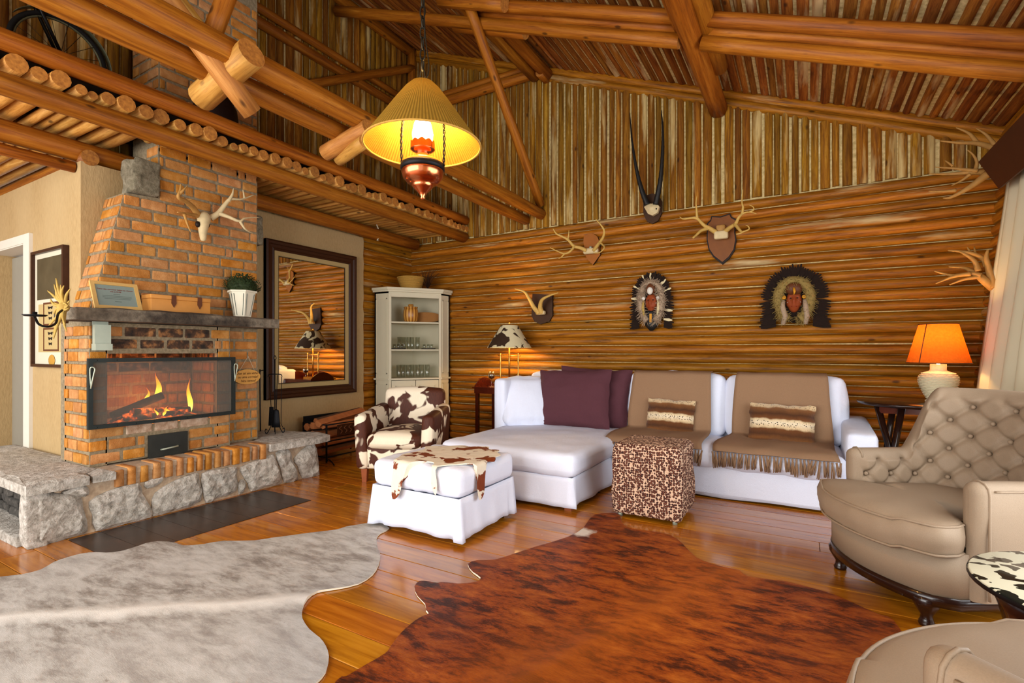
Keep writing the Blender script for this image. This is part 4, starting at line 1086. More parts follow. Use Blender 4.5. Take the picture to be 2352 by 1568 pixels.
# woollen throws over back and seat with a knotted fringe
def throw(x0, x1, ydrop, zend, label, seed, skew=0.0):
    th = thing('fringed_throw', label, 'throw', group='brown throws on the sofa')
    prof = [(5.56, 1.055), (5.46, 1.082), (5.37, 1.068), (5.335, 1.02), (5.295, 0.85), (5.255, 0.68), (5.235, 0.545), (5.21, 0.505), (5.12, 0.492), (4.95, 0.488), (4.80, 0.476), (4.72, 0.458), (4.680, 0.425)]
    prof = [(y, z) for y, z in prof if y >= ydrop]
    pr = spline(prof, 4); m = len(pr)
    def fn(u, v):
        i = min(m - 1, int(round(v * (m - 1)))); p = pr[i]; d = pr[min(i + 1, m - 1)] - pr[max(i - 1, 0)]
        nn = Vector((0, d.y, -d.x)); nn.normalize()
        if nn.y < -0.001 or nn.z > 0: pass
        else: nn = -nn
        sag = 0.010 * ns(u * 5, v * 6, seed) - 0.02 * max(0, p[1] - 1.05)
        x = lerp(x0, x1, u) + 0.03 * ns(v * 3, seed, u) + skew * v * (u - 0.3) - 0.04 * sstep(0.55, 0.8, v) * (1 - u) * 2
        return (x, p[0] - 0.012 + nn[1] * sag, p[1] + 0.006 + nn[2] * sag), (0, nn[1], nn[2])
    MB().sheet(fn, 24, m, 0.007).build('blanket', M['throw_wool'], th)
    mb = MB()
    for q in range(5):
        a = q * 1.26
        mb.tube([(0.004 * math.cos(a), 0.004 * math.sin(a), 0), (0.003 * math.cos(a), 0.004 * math.sin(a), -0.02), (0.010 * math.cos(a + .4), 0.006 * math.sin(a), -0.07), (0.013 * math.cos(a + .2), 0.007 * math.sin(a), -0.125)], [0.005, 0.004, 0.0045, 0.003], 5)
    t0 = mb.build('tassel', M['throw_wool'], th); nt = 36
    for q in range(nt):
        o = t0 if q == 0 else t0.copy()
        if q: COL.objects.link(o)
        p, nn = fn(q / (nt - 1), 1.0); o.location = (p[0], p[1] - 0.012, p[2] - 0.002)
        o.rotation_euler = (0.10 * (RND.random() - .5) + 0.1, 0.35 * (RND.random() - .5), RND.random() * 6); o.scale = (1, 1, 0.85 + 0.3 * RND.random())
    return th
throw(-1.59, -0.80, 4.66, 0.39, 'plain brown throw hanging behind the leopard cube', 1.0, 0.04)
throw(-0.575, 0.18, 4.66, 0.39, 'plain brown throw with a long fringe at the arm end of the sofa', 5.0, 0.10)

# leopard cube
pf = thing('pouf_cube', 'leopard print cube stool in front of the sofa', 'pouf', (-1.045, 4.08, 0), 0.0)
def pouf_d(p):
    w = 0.014 * math.sin((p.x + 0.02 * math.sin(p.z * 13)) * 36) * (abs(p.y) > 0.2) + 0.010 * math.sin((p.y) * 30 + 1) * (abs(p.x) > 0.2)
    s = 0 if p.z > 0.24 else 1
    return Vector((p.x + (math.copysign(w * s, p.x) if abs(p.x) > 0.2 else 0), p.y + (math.copysign(w * s, p.y) if abs(p.y) > 0.2 else 0), p.z))
MB().rbox((0, 0, 0.302), (0.52, 0.51, 0.555), 0.045, 34, 0, pouf_d).build('cover', M['leopard'], pf)
for x in (-.21, .21):
    for y in (-.2, .2): MB().lathe([(0.018, 0), (0.018, 0.035)], 10, (x, y, 0)).build('foot', M['galvanised'], pf)

# cowhide tub chair
ch = thing('cowhide_armchair', 'brown and white cowhide armchair beside the corner cabinet', 'armchair', (-3.63, 4.02, 0), math.atan2(-0.92, 0.40) + math.pi / 2)
cm = M['cowhide_brown']
MB().rbox((0, -0.02, 0.25), (0.60, 0.66, 0.24), 0.03, 7).build('base', cm, ch)
def seat_d(p): return Vector((p.x, p.y - 0.03 * (1 - (p.x / .3) ** 2) * (p.y < 0), p.z + 0.02 * (p.z > 0) * (1 - (p.x / 0.3) ** 2)))
MB().rbox((0, -0.06, 0.41), (0.545, 0.66, 0.14), 0.055, 10, 0, seat_d, puff=0.02).build('seat', cm, ch)
for s in (-1, 1):
    def ad(p, s=s): return Vector((p.x + s * 0.012 * math.sin(p.z * 5), p.y, p.z + 0.05 * sstep(-0.3, 0.35, p.y)))
    MB().rbox((s * 0.335, -0.02, 0.40), (0.135, 0.72, 0.55), 0.055, 9, 0, ad).build('arm', cm, ch)
def bd(p): return Vector((p.x * (1 + 0.08 * p.z), p.y + 0.16 * (p.z + .3) * 0.45, p.z + 0.012 * (1 - (p.x / 0.33) ** 2) * (p.z > 0)))
MB().rbox((0, 0.31, 0.565), (0.66, 0.13, 0.63), 0.05, 10, 0, bd, puff=0.012).build('backrest', cm, ch)
for x in (-.31, .31):
    for y in (-.31, .30): MB().box((x, y, 0.065), (0.045, 0.045, 0.13), taper=1.35).build('leg', M['red_wood'], ch)

# ---------------------------------------------------------------- buttoned armchairs
def horseshoe(s, off=0.0):
    """inner line of the chair shell, s in 0..1 from one arm front to the other; off moves it outward"""
    a_len, rx, ry, y0, ya = 0.29, 0.35 + off, 0.265 + off, -0.50, -0.21
    arc = math.pi * (rx + ry) / 2; tot = 2 * a_len + arc; d = s * tot
    if d < a_len: return Vector((rx, lerp(ya, y0, d / a_len))), Vector((1, 0))
    if d > tot - a_len: return Vector((-rx, lerp(y0, ya, (d - tot + a_len) / a_len))), Vector((-1, 0))
    t = (d - a_len) / arc * math.pi
    return Vector((rx * math.cos(t), y0 - ry * math.sin(t))), Vector((ry * math.cos(t), -rx * math.sin(t))).normalized()
ARC_LEN = 0.40 + math.pi * 0.30
def shell_top(s):
    k = min(s, 1 - s) * 2
    return 0.700 + 0.375 * sstep(0.43, 0.64, k)
def lean_at(s, z):
    k = min(s, 1 - s) * 2
    return 0.11 * sstep(0.2, 0.8, k) * max(0, z - 0.45) / 0.6
PU, PV = 0.066, 0.083
def shell_pt(s, z, off=0.0):
    p, nn = horseshoe(s); l = lean_at(s, z)
    return Vector((p.x + nn.x * (off + l), p.y + nn.y * (off + l) - 0.02 * (l > 0) * 0, z))
def tuft(s, z):
    a = s * ARC_LEN / PU; b = (z - 0.475) / PV
    p, q = (a + b) / 2, (a - b) / 2
    dp, dq = abs(p - round(p)), abs(q - round(q))
    dist = math.hypot((p - round(p)) * 1.0, (q - round(q)) * 1.0)
    return 0.034 * math.exp(-(dist / 0.20) ** 2) + 0.015 * math.exp(-(min(dp, dq) / 0.11) ** 2)
def outline_front(wd, front, bulge, back, n=18, rc=0.07):
    """D-like plan: bowed front edge at y=front, straight sides, rounded rear"""
    pts = []
    for i in range(n + 1):
        t = i / n; x = lerp(-wd, wd, t); e = 1 - (x / wd) ** 2
        pts.append((x, front + bulge * e - rc * max(0, abs(x / wd) - 0.82) ** 2 / 0.0324))
    for i in range(n + 1):
        t = math.pi * i / n
        pts.append((wd * math.cos(t) * 0.98, back + 0.24 - 0.24 * math.sin(t)))
    return pts
def tufted_chair(label, loc, rotz, group):
    c = thing('buttoned_armchair', label, 'armchair', loc, rotz, group); m = M['beige_twill']
    nu, nin = 240, 64
    vs, fs = [], []; ring = None
    th = 0.105
    for i in range(nu):
        s = i / (nu - 1); zt = shell_top(s); prof = []
        endf = math.sqrt(max(0.0, 1 - (1 - min(1.0, min(s, 1 - s) / 0.035)) ** 2))
        for j in range(nin):
            z = lerp(0.40, zt - 0.045, j / (nin - 1)); k = min(s, 1 - s)
            fade = sstep(0.02, 0.05, k) * sstep(0.41, 0.45, z) * sstep(0, 0.03, zt - 0.045 - z + 0.012)
            prof.append(shell_pt(s, z, tuft(s, z) * fade - 0.026 * fade + (1 - endf) * 0.045))
        for j in range(1, 7):
            a = math.pi * j / 7; r = th / 2
            prof.append(shell_pt(s, zt - 0.045 + math.sin(a) * (0.02 + 0.03 * endf), r - math.cos(a) * r * (0.15 + 0.85 * endf)))
        for j in range(6):
            z = lerp(zt - 0.05, 0.165, j / 5); prof.append(shell_pt(s, z, th - (1 - endf) * 0.045 - (0.01 if z < 0.5 else 0)))
        ring = len(prof); vs.extend(prof)
    for i in range(nu - 1):
        for j in range(ring - 1):
            fs.append((i * ring + j, i * ring + j + 1, (i + 1) * ring + j + 1, (i + 1) * ring + j))
    mb = MB().add(vs, fs, 0, True)
    for i in (0, nu - 1):
        f = [i * ring + j for j in range(ring)]
        mb.f.append(tuple(f) if i else tuple(reversed(f))); mb.m.append(0); mb.sm.append(False)
    mb.build('shell', m, c)
    bt = MB().ball((0, 0, 0), (0.013, 0.013, 0.013), 0, 6).build('button', m, c); first = True
    na, nb = int(ARC_LEN / PU) + 1, 9
    for ia in range(1, na):
        for ib in range(0, nb):
            if (ia + ib) % 2: continue
            s, z = ia * PU / ARC_LEN, 0.475 + ib * PV
            if s > 0.965 or s < 0.03 or z > shell_top(s) - 0.075: continue
            o = bt if first else bt.copy()
            if not first: COL.objects.link(o)
            first = False; o.location = shell_pt(s, z, 0.004)
    # piping on the arm fronts and along the crest
    for sg in (0.034, 0.966):
        mb = MB(); mb.tube([shell_pt(sg, z, th + 0.0) for z in [lerp(0.18, shell_top(sg) - 0.05, k / 10) for k in range(11)]] + [shell_pt(sg, shell_top(sg) - 0.045 + math.sin(a) * 0.052, th / 2 + math.cos(a) * th / 2 * 1.02) for a in [math.pi * k / 6 for k in range(1, 7)]], 0.006, 6).build('piping', m, c)
    mb = MB(); mb.tube([shell_pt(k / 60, shell_top(k / 60) - 0.03, th + 0.001) for k in range(3, 58)], 0.005, 6).build('crest_piping', m, c)
    # seat cushion
    seat = []
    for i in range(23):
        t = i / 22; x = lerp(-0.415, 0.415, t); e = 1 - (abs(x) / 0.415) ** 2.2
        seat.append((x, -0.05 + 0.135 * e))
    seat += [(0.425, -0.09), (0.42, -0.15), (0.395, -0.20), (0.34, -0.22), (0.325, -0.40), (0.32, -0.52), (0.28, -0.64), (0.18, -0.73), (0, -0.755), (-0.18, -0.73), (-0.28, -0.64), (-0.32, -0.52), (-0.325, -0.40), (-0.34, -0.22), (-0.395, -0.20), (-0.42, -0.15), (-0.425, -0.09)]
    seat = [Vector(p) for p in seat][::-1]; seat = [Vector(p) for p in ccw(seat)]
    cen = Vector((0, -0.36)); n = len(seat)
    rings = [(0.90, 0.352), (0.985, 0.362), (1.0, 0.385), (1.035, 0.42), (1.04, 0.455), (1.015, 0.492), (0.985, 0.507), (0.90, 0.518), (0.75, 0.526), (0.5, 0.530), (0.25, 0.530)]
    vs = []
    for r, (k, z) in enumerate(rings):
        for i, p in enumerate(seat):
            q = cen + (p - cen) * k
            if 2 <= r <= 5 and p.y > -0.12:
                q += (p - cen).normalized() * 0.010 * ns(i * 1.9, r * 0.3, 2)
            vs.append((q.x, q.y, z + (0.006 * ns(q.x * 9, q.y * 9) if r > 6 else 0) - (0.016 if p.y > 0.03 and r < 7 else 0)))
    fs = []
    for r in range(len(rings) - 1):
        for i in range(n): fs.append((r * n + i, r * n + (i + 1) % n, (r + 1) * n + (i + 1) % n, (r + 1) * n + i))
    fs.append(tuple((len(rings) - 1) * n + i for i in range(n))); fs.append(tuple(reversed(range(n))))
    cu = MB().add(vs, fs, 0, True).build('seat_cushion', m, c)
    for k, z in ((1.0, 0.503), (1.005, 0.372)):
        MB().tube([(cen.x + (p.x - cen.x) * k, cen.y + (p.y - cen.y) * k, z - (0.014 if p.y > 0.03 else 0)) for p in seat], 0.006, 6, closed=True).build('piping', m, cu)
    # bowed front apron, wooden rail and turned feet
    ap = ccw(outline_front(0.41, -0.10, 0.12, -0.86))
    MB().prism(ap, 0.165, 0.372, smooth=True).build('apron', m, c)
    MB().prism([(x * 1.012, y * 1.008 + 0.004) for x, y in ap], 0.115, 0.168, smooth=True).build('base_rail', M['dark_wood'], c)
    for x, y in ((-0.31, -0.10), (0.31, -0.10), (-0.28, -0.74), (0.28, -0.74)):
        MB().lathe([(0.030, 0.0), (0.034, 0.012), (0.026, 0.03), (0.024, 0.05), (0.040, 0.075), (0.056, 0.105), (0.060, 0.135), (0.045, 0.15)], 16, (x, y, 0)).build('leg', M['dark_wood'], c)
    return c
def face(fx, fy): return math.atan2(fy, fx) - math.pi / 2
tufted_chair('beige buttoned armchair with dark feet facing the fireplace', (0.262, 3.27, 0), face(-0.86, -0.51), 'beige armchairs')
tufted_chair('beige armchair standing on the brindle hide next to the drum table', (0.335, 1.785, 0), face(-0.75, 0.66), 'beige armchairs')

# ---------------------------------------------------------------- tables
dt = thing('drum_table', 'dark drum side table with black and white cow print top', 'side table', (0.90, 2.41, 0))
MB().lathe([(0.0001, 0.49), (0.372, 0.49), (0.378, 0.497), (0.372, 0.503), (0.0001, 0.504)], 48).build('top', [M['cow_print_top']], dt)
MB().lathe([(0.379, 0.483), (0.381, 0.49), (0.379, 0.499)], 48, caps=False).build('top_rim', M['black_paint'], dt)
MB().lathe([(0.0001, 0.0), (0.24, 0.0), (0.25, 0.04), (0.25, 0.20), (0.30, 0.40), (0.335, 0.485), (0.0001, 0.486)], 32).build('body', M['dark_wood'], dt)

st = thing('gateleg_table', 'round dark gateleg table carrying the wicker lamp', 'table', (0.80, 5.33, 0))
MB().lathe([(0.0001, 0.845), (0.375, 0.845), (0.395, 0.855), (0.40, 0.868), (0.39, 0.876), (0.0001, 0.877)], 40).build('top', M['dark_wood'], st)
for a, b in (((-.24, -.24, 0), (-.10, -.16, .845)), ((-.08, -.26, 0), (-.26, -.10, .845)), ((.26, .2, 0), (.16, .1, .845)), ((-.2, .28, 0), (-.12, .14, .845))):
    MB().tube([a, b], [0.022, 0.026], 8).build('leg', M['dark_wood'], st)
MB().box((-.02, -.12, 0.81), (0.46, 0.03, 0.06)).build('apron', M['mahogany'], st)
MB().tube([(-.22, -.23, .2), (.24, .2, .2)], 0.014, 8).build('stretcher', M['dark_wood'], st)
lp = thing('wicker_lamp', 'white wicker urn lamp with glowing orange shade', 'table lamp', (0.965, 5.37, 0.877))
prof = [(0.085, 0.0), (0.088, 0.012), (0.075, 0.022), (0.072, 0.03), (0.092, 0.07), (0.118, 0.13), (0.128, 0.175), (0.125, 0.21), (0.10, 0.245), (0.062, 0.258), (0.054, 0.27), (0.054, 0.315)]
MB().lathe(prof, 28).build('body', M['wicker'], lp)
def wr(z):
    for i in range(len(prof) - 1):
        if prof[i][1] <= z <= prof[i + 1][1]:
            return lerp(prof[i][0], prof[i + 1][0], (z - prof[i][1]) / max(1e-6, prof[i + 1][1] - prof[i][1]))
    return 0.05
wk = MB()
for k in range(16):
    z = 0.035 + k * 0.0135; pts = []
    for i in range(56):
        a = 2 * math.pi * i / 56; r = wr(z) + 0.002 + 0.004 * (1 if (i // 2 + k) % 2 else -1); pts.append((r * math.cos(a), r * math.sin(a), z))
    wk.tube(pts, 0.0045, 5, closed=True)
w_ = wk.build('weave', M['wicker'], lp); w_['kind'] = 'stuff'
MB().lathe([(0.21, 0.325), (0.128, 0.645)], 40, caps=False).build('shade', M['orange_shade'], lp)
for z, r in ((0.325, 0.2105), (0.645, 0.1285)): MB().tube([(r * math.cos(a), r * math.sin(a), z) for a in [2 * math.pi * i / 40 for i in range(40)]], 0.004, 5, closed=True).build('shade_trim', M['leather_brown'], lp)
MB().tube([(0.2105 * math.cos(-2.35), 0.2105 * math.sin(-2.35), 0.325), (0.1285 * math.cos(-2.35), 0.1285 * math.sin(-2.35), 0.645)], 0.004, 5).build('shade_seam', M['leather_brown'], lp)
MB().ball((0, 0, 0.45), (0.035, 0.035, 0.05), 0, 8).tube([(0, 0, .31), (0, 0, .42)], 0.012, 8).build('bulb', M['lamp_glass'], lp)
point('wicker_lamp_light', (0.965, 5.37, 0.877 + 0.52), 14, (1.0, 0.58, 0.20), 0.04)

tt = thing('butler_table', 'mahogany tray table with curved raised sides behind the chaise', 'table', (-3.36, 5.62, 0))
MB().box((0, 0, 0.79), (0.66, 0.46, 0.07)).box((0, 0, 0.83), (0.70, 0.50, 0.016)).build('top', M['mahogany'], tt)
for sx, sy in ((1, 0), (-1, 0), (0, 1)):
    W2 = 0.46 if sx else 0.66; poly = [(-W2 / 2 + W2 * i / 16, 0.835) for i in (0, 16)] + [(W2 / 2 - W2 * i / 16, 0.838 + 0.115 * math.sin(math.pi * i / 16) ** 0.8) for i in range(1, 16)]
    fr = (lambda a, b, c, sx=sx: (sx * 0.325 + c, a, b)) if sx else (lambda a, b, c, sy=sy: (a, sy * 0.225 + c, b))
    MB().prism(ccw(poly), -0.008, 0.008, fr).build('raised_side', M['mahogany'], tt)
for x in (-.30, .30):
    for y in (-.2, .2): MB().box((x, y, 0.39), (0.042, 0.042, 0.78)).build('leg', M['mahogany'], tt)
cl = thing('cow_shade_lamp', 'brass column lamp with brown and cream cowhide shade', 'table lamp', (-3.345, 5.70, 0.838))
MB().box((0, 0, 0.012), (0.32, 0.13, 0.024)).build('base', M['brass'], cl)
MB().tube([(0, 0, .02), (0, 0, .62)], 0.011, 10).build('stem', M['brass'], cl)
for x in (-.135, .135):
    MB().lathe([(0.010, 0.02), (0.012, 0.06), (0.008, 0.10), (0.015, 0.14), (0.008, 0.18), (0.008, 0.30), (0.013, 0.33), (0.008, 0.36), (0.010, 0.41), (0.012, 0.425), (0.001, 0.435)], 10, (x, 0, 0)).build('post', M['brass'], cl)
MB().tube([(-.17, 0, .40), (.17, 0, .40)], 0.007, 8).build('crossbar', M['brass'], cl)
MB().lathe([(0.292, 0.505), (0.112, 0.80)], 40, caps=False).lathe([(0.112, 0.798), (0.289, 0.506)], 40, caps=False).build('shade', M['cow_shade'], cl)
MB().tube([(0, 0, .62), (0, 0, .83)], 0.006, 6).ball((0, 0, .835), 0.012, 0, 6).build('finial', M['brass'], cl)
point('cow_lamp_light', (-3.345, 5.70, 0.838 + 0.62), 22, (1.0, 0.60, 0.22), 0.05)
def wineglass(name, label, loc, sc=1.0, wine=True, group=None):
    w = thing(name, label, 'glass', loc, 0, group)
    MB().lathe([(0.0001, 0), (0.034 * sc, 0.001), (0.034 * sc, 0.004), (0.006, 0.010), (0.005, 0.07 * sc), (0.010, 0.08 * sc), (0.036 * sc, 0.11 * sc), (0.042 * sc, 0.14 * sc), (0.036 * sc, 0.185 * sc), (0.0345 * sc, 0.185 * sc), (0.0395 * sc, 0.14 * sc), (0.033 * sc, 0.113 * sc), (0.0001, 0.09 * sc)], 20).build('bowl', M['glass'], w)
    if wine: MB().lathe([(0.0001, 0.092 * sc), (0.031 * sc, 0.113 * sc), (0.0385 * sc, 0.14 * sc), (0.0001, 0.1405 * sc)], 20).build('wine', M['wine'], w)
    return w
wineglass('wine_glass', 'stemmed glass of dark wine on the mahogany tray table', (-3.47, 5.46, 0.839), 1.05)

# ---------------------------------------------------------------- hides on the floor
def c7(pts): return [PZ(x / 2.1382, 1000 + y / 2.1382, 0).xy[:] for x, y in pts]
def c8(pts): return [PZ(1000 + x / 1.7396, 1000 + y / 1.7396, 0).xy[:] for x, y in pts]
white = c7([(0, 700), (100, 690), (200, 665), (260, 632), (330, 605), (400, 585), (470, 578), (520, 583), (570, 578), (610, 570), (680, 550), (740, 527), (800, 523), (860, 530), (900, 545), (1000, 540), (1100, 525), (1250, 520), (1330, 508), (1420, 498), (1520, 485), (1650, 470), (1700, 455), (1790, 437), (1850, 430), (1912, 460), (1870, 485), (1850, 510), (1855, 560), (1868, 590), (1860, 640), (1830, 690), (1760, 735), (1650, 760), (1560, 775), (1510, 810), (1485, 860), (1485, 910), (1520, 960), (1570, 1000), (1600, 1040), (1615, 1090), (1605, 1150), (1580, 1200)])
white += [(-1.63, 1.22), (-1.66, 1.08), (-1.80, 0.90), (-1.95, 0.62), (-2.25, 0.38), (-2.7, 0.12), (-3.2, -0.05), (-3.7, 0.10), (-4.0, 0.42), (-4.12, 0.78)]
def rug(name, poly, mat, label, spine, step=0.055):
    poly = ccw([tuple(p) for p in smooth_closed(poly, 2)]); mb = MB()
    a, b = Vector(spine[0]), Vector(spine[1]); d = (b - a).normalized()
    def h(x, y, dist):
        s = abs((Vector((x, y)) - a).cross(d)); e = math.exp(-(dist / 0.10) ** 2)
        return 0.009 + 0.010 * math.exp(-(s / 0.05) ** 2) + e * 0.012 * max(0, ns(x * 4.5, y * 4.5, 2)) + 0.004 * ns(x * 3, y * 3, 7)
    blanket(mb, poly, step, h, 0.003, lambda x, y, c: (x, y, c), 0, sidemat=1)
    return tag(mb.build(name, [M[mat], M['hide_back']]), label, 'rug')
rug('cowhide_rug', white, 'pale_hide', 'pale grey and white cowhide spread on the floor before the hearth', ((-3.35, 0.86), (-2.32, 1.66)))
brown = c8([(130, 520), (170, 505), (240, 500), (310, 480), (400, 450), (480, 425), (540, 405), (590, 375), (610, 345), (640, 318), (690, 313), (735, 318), (745, 355), (780, 375), (850, 385), (940, 403), (990, 440), (1040, 490), (1100, 520), (1160, 540), (1215, 545), (1250, 568), (1400, 590), (1500, 615), (1600, 645), (1700, 690), (1780, 725), (1830, 745)])
brown += [(0.40, 2.75), (0.36, 2.45), (0.42, 2.15), (0.30, 1.85), (0.12, 1.55), (-0.15, 1.25), (-0.35, 1.0), (-0.62, 0.85), (-0.95, 0.72), (-1.25, 0.85), (-1.45, 1.10)]
brown += c7([(1650, 1214), (1700, 1190), (1800, 1130), (1890, 1080), (1915, 1050), (1950, 1000), (2000, 950), (2060, 910), (2105, 888), (2092, 868), (2088, 835), (2050, 795), (2035, 750), (2060, 720), (2110, 722), (2200, 737)])
brown += c8([(0, 592), (30, 592), (90, 601), (165, 592), (180, 575), (150, 552)])
sp0, sp1 = PZ(1665, 1313, 0), PZ(1425, 1445, 0)
rug('cowhide_rug', brown, 'brindle_hide', 'dark red brindle cowhide spread beside the buttoned armchair', (sp0.xy, sp1.xy))

# ---------------------------------------------------------------- corner cabinet
cb = thing('corner_cabinet', 'pale grey painted corner cabinet with open shelves above two doors', 'cabinet')
cp = M['cabinet_paint']
A, B, C_, D, E_ = (-5.27, 6.00), (-5.27, 5.20), (-5.00, 5.20), (-4.55, 5.80), (-4.55, 6.00)
foot = ccw([A, B, C_, D, E_])
def panel(name, p, q, z0, z1, t=0.025, mat=None, mb=None, inset=0.0):
    p, q = Vector(p), Vector(q); d = (q - p).normalized(); n = Vector((d.y, -d.x))
    poly = [p + d * inset, q - d * inset, q - d * inset - n * t, p + d * inset - n * t]
    m = mb or MB(); m.prism(ccw([tuple(v) for v in poly]), z0, z1)
    return m if mb else m.build(name, mat or cp, cb)
panel('side_return', B, C_, 0.0, 2.13); panel('side_return', D, E_, 0.0, 2.13)
panel('back_panel', A, B, 0.0, 2.13); panel('back_panel', E_, A, 0.0, 2.13)
cen = Vector((-4.95, 5.70))
def grow(k): return ccw([tuple(cen + (Vector(p) - cen) * k) for p in [B, C_, D, E_]] + [A])
MB().prism(ccw([(-5.27, 6.0), (-5.27, 5.165), (-4.985, 5.165), (-4.515, 5.79), (-4.515, 6.0)]), 2.13, 2.155).prism(ccw([(-5.27, 6.0), (-5.27, 5.145), (-4.975, 5.145), (-4.495, 5.785), (-4.495, 6.0)]), 2.155, 2.19).build('cornice', cp, cb)
MB().prism(foot, 2.11, 2.13).build('top_board', cp, cb)
MB().prism(ccw([(-5.27, 6.0), (-5.27, 5.18), (-4.99, 5.18), (-4.53, 5.795), (-4.53, 6.0)]), 0.895, 0.918).build('counter', cp, cb)
MB().prism(foot, 0.0, 0.08).build('plinth', cp, cb)
sh = ccw([(-5.25, 5.98), (-5.25, 5.215), (-4.995, 5.215), (-4.57, 5.79), (-4.57, 5.98)])
for z in (1.325, 1.715): MB().prism(sh, z - 0.02, z).build('shelf', cp, cb)
dd = (Vector(D) - Vector(C_)).normalized(); nd = Vector((dd.y, -dd.x)); LD = (Vector(D) - Vector(C_)).length
def along(t0, t1, z0, z1, name, off=0.0, th=0.02, mat=None, parent=None):
    p, q = Vector(C_) + dd * t0 + nd * off, Vector(C_) + dd * t1 + nd * off
    poly = [p, q, q - nd * th, p - nd * th]
    return MB().prism(ccw([tuple(v) for v in poly]), z0, z1).build(name, mat or cp, parent or cb)
along(0, 0.035, 0.08, 2.11, 'post', 0.004); along(LD - 0.035, LD, 0.08, 2.11, 'post', 0.004); along(0.03, LD - 0.03, 2.06, 2.11, 'header', 0.004)
for t0, t1 in ((0.04, LD / 2 - 0.004), (LD / 2 + 0.004, LD - 0.04)):
    dr_ = along(t0, t1, 0.10, 0.885, 'door', 0.006)
    for a, b, c, d in ((t0 + 0.05, t1 - 0.05, 0.80, 0.815), (t0 + 0.05, t1 - 0.05, 0.16, 0.175), (t0 + 0.05, t0 + 0.065, 0.16, 0.815), (t1 - 0.065, t1 - 0.05, 0.16, 0.815)):
        along(a, b, c, d, 'moulding', 0.012, 0.008, None, dr_)
for (p, q) in ((B, C_), (D, E_)):
    p, q = Vector(p), Vector(q); d = (q - p).normalized(); n = Vector((d.y, -d.x))
    for z0, z1 in ((0.98, 2.04), (0.14, 0.84)):
        mb = MB()
        for a, b, c, e in ((0.03, (q - p).length - 0.03, z0, z0 + .012), (0.03, (q - p).length - 0.03, z1 - .012, z1), (0.03, 0.042, z0, z1), ((q - p).length - 0.042, (q - p).length - 0.03, z0, z1)):
            r0, r1 = p + d * a + n * 0.006, p + d * b + n * 0.006
            mb.prism(ccw([tuple(r0), tuple(r1), tuple(r1 - n * 0.012), tuple(r0 - n * 0.012)]), c, e)
        mb.build('moulding', cp, cb)
# things in and on the cabinet
jr = thing('striped_jar', 'round jar of striped wood with a flat lid on the top shelf', 'jar', (-4.88, 5.52, 1.716))
MB().lathe([(0.075, 0), (0.098, 0.02), (0.108, 0.09), (0.105, 0.16), (0.090, 0.20)], 24).build('body', M['jar_wood'], jr)
MB().lathe([(0.098, 0.20), (0.100, 0.215), (0.05, 0.222), (0.038, 0.225), (0.040, 0.25), (0.025, 0.258), (0.0001, 0.259)], 24).build('lid', M['jar_wood'], jr)
bdp = MB().prism([(0.24 * math.cos(a) * (1 if math.cos(a) < 0.3 else 1.1), 0.075 + 0.075 * math.sin(a)) for a in [2 * math.pi * i / 28 for i in range(28)]], -0.012, 0.012, lambda a, b, c: (a, c, b))
bo = bdp.build('cutting_board', M['board_wood'], None, (-4.79, 5.72, 1.718), (-0.12, 0, 0.62)); tag(bo, 'rounded wooden board leaning behind the striped jar', 'board')
tb = MB()
for i in range(14):
    a = i * 0.26 - 0.1
gl = None
def tumbler(loc, r, h, label, group):
    o = MB().lathe([(r * 0.72, 0.0), (r * 0.8, 0.004), (r, h), (r * 0.93, h), (r * 0.72, 0.008), (0.0001, 0.007)], 16).build('drinking_glass', M['glass'], None, loc)
    return tag(o, label, 'glass', group)
ORD = ['first', 'second', 'third', 'fourth', 'fifth', 'sixth', 'seventh']
for k, t in enumerate((0.16, 0.225, 0.29, 0.36, 0.43, 0.50, 0.57)):
    p = Vector(C_) + dd * t - nd * (0.10 + 0.05 * (k % 2)); tumbler((p.x, p.y, 0.919), 0.040, 0.185, ORD[k] + ' tall clear tumbler from the plaster side on the cabinet counter', 'tall tumblers on the cabinet counter')
for k, t in enumerate((0.18, 0.25, 0.31, 0.37, 0.44)):
    p = Vector(C_) + dd * t - nd * (0.16 + 0.05 * (k % 2)); tumbler((p.x, p.y, 1.326), 0.037, 0.175, ORD[k] + ' clear tumbler from the plaster side in the middle shelf row', 'tumblers on the middle cabinet shelf')
for q, ts in enumerate(((0.09, 0.15, 0.20), (0.52, 0.58, 0.63))):
    p = Vector(C_) + dd * ts[1] - nd * 0.08
    tr_ = MB().rbox((0, 0, 0.008), (0.19, 0.10, 0.014), 0.005, 5).build('serving_tray', M['tray_dark'], None, (p.x, p.y, 1.326), (0, 0, math.atan2(dd.y, dd.x)))
    tag(tr_, ['small dark tray at the plaster side of the middle shelf', 'small dark tray at the log wall side of the middle shelf'][q], 'tray', 'trays on the middle cabinet shelf')
    for k, t in enumerate(ts):
        p = Vector(C_) + dd * t - nd * 0.08; tumbler((p.x, p.y, 1.343), 0.024, 0.055, ORD[k] + ['  shot glass on the small tray at the plaster side', '  shot glass on the small tray at the log wall side'][q].replace('  ', ' '), 'shot glasses on the cabinet trays')
bk = thing('wicker_basket', 'round flared straw basket on top of the corner cabinet', 'basket', (-4.93, 5.58, 2.19))
MB().lathe([(0.0001, 0.0), (0.135, 0.0), (0.14, 0.01), (0.175, 0.11), (0.20, 0.175), (0.192, 0.18), (0.165, 0.11), (0.13, 0.015), (0.0001, 0.012)], 32).build('bowl', M['basket'], bk)
for k in range(11): 
    z = 0.012 + k * 0.015; r = 0.139 + (0.20 - 0.139) * (z / 0.175) ** 1.15 + 0.003
    MB().tube([(r * math.cos(a), r * math.sin(a), z) for a in [2 * math.pi * i / 32 for i in range(32)]], 0.006, 5, closed=True).build('coil', M['basket'], bk)
tw = MB()
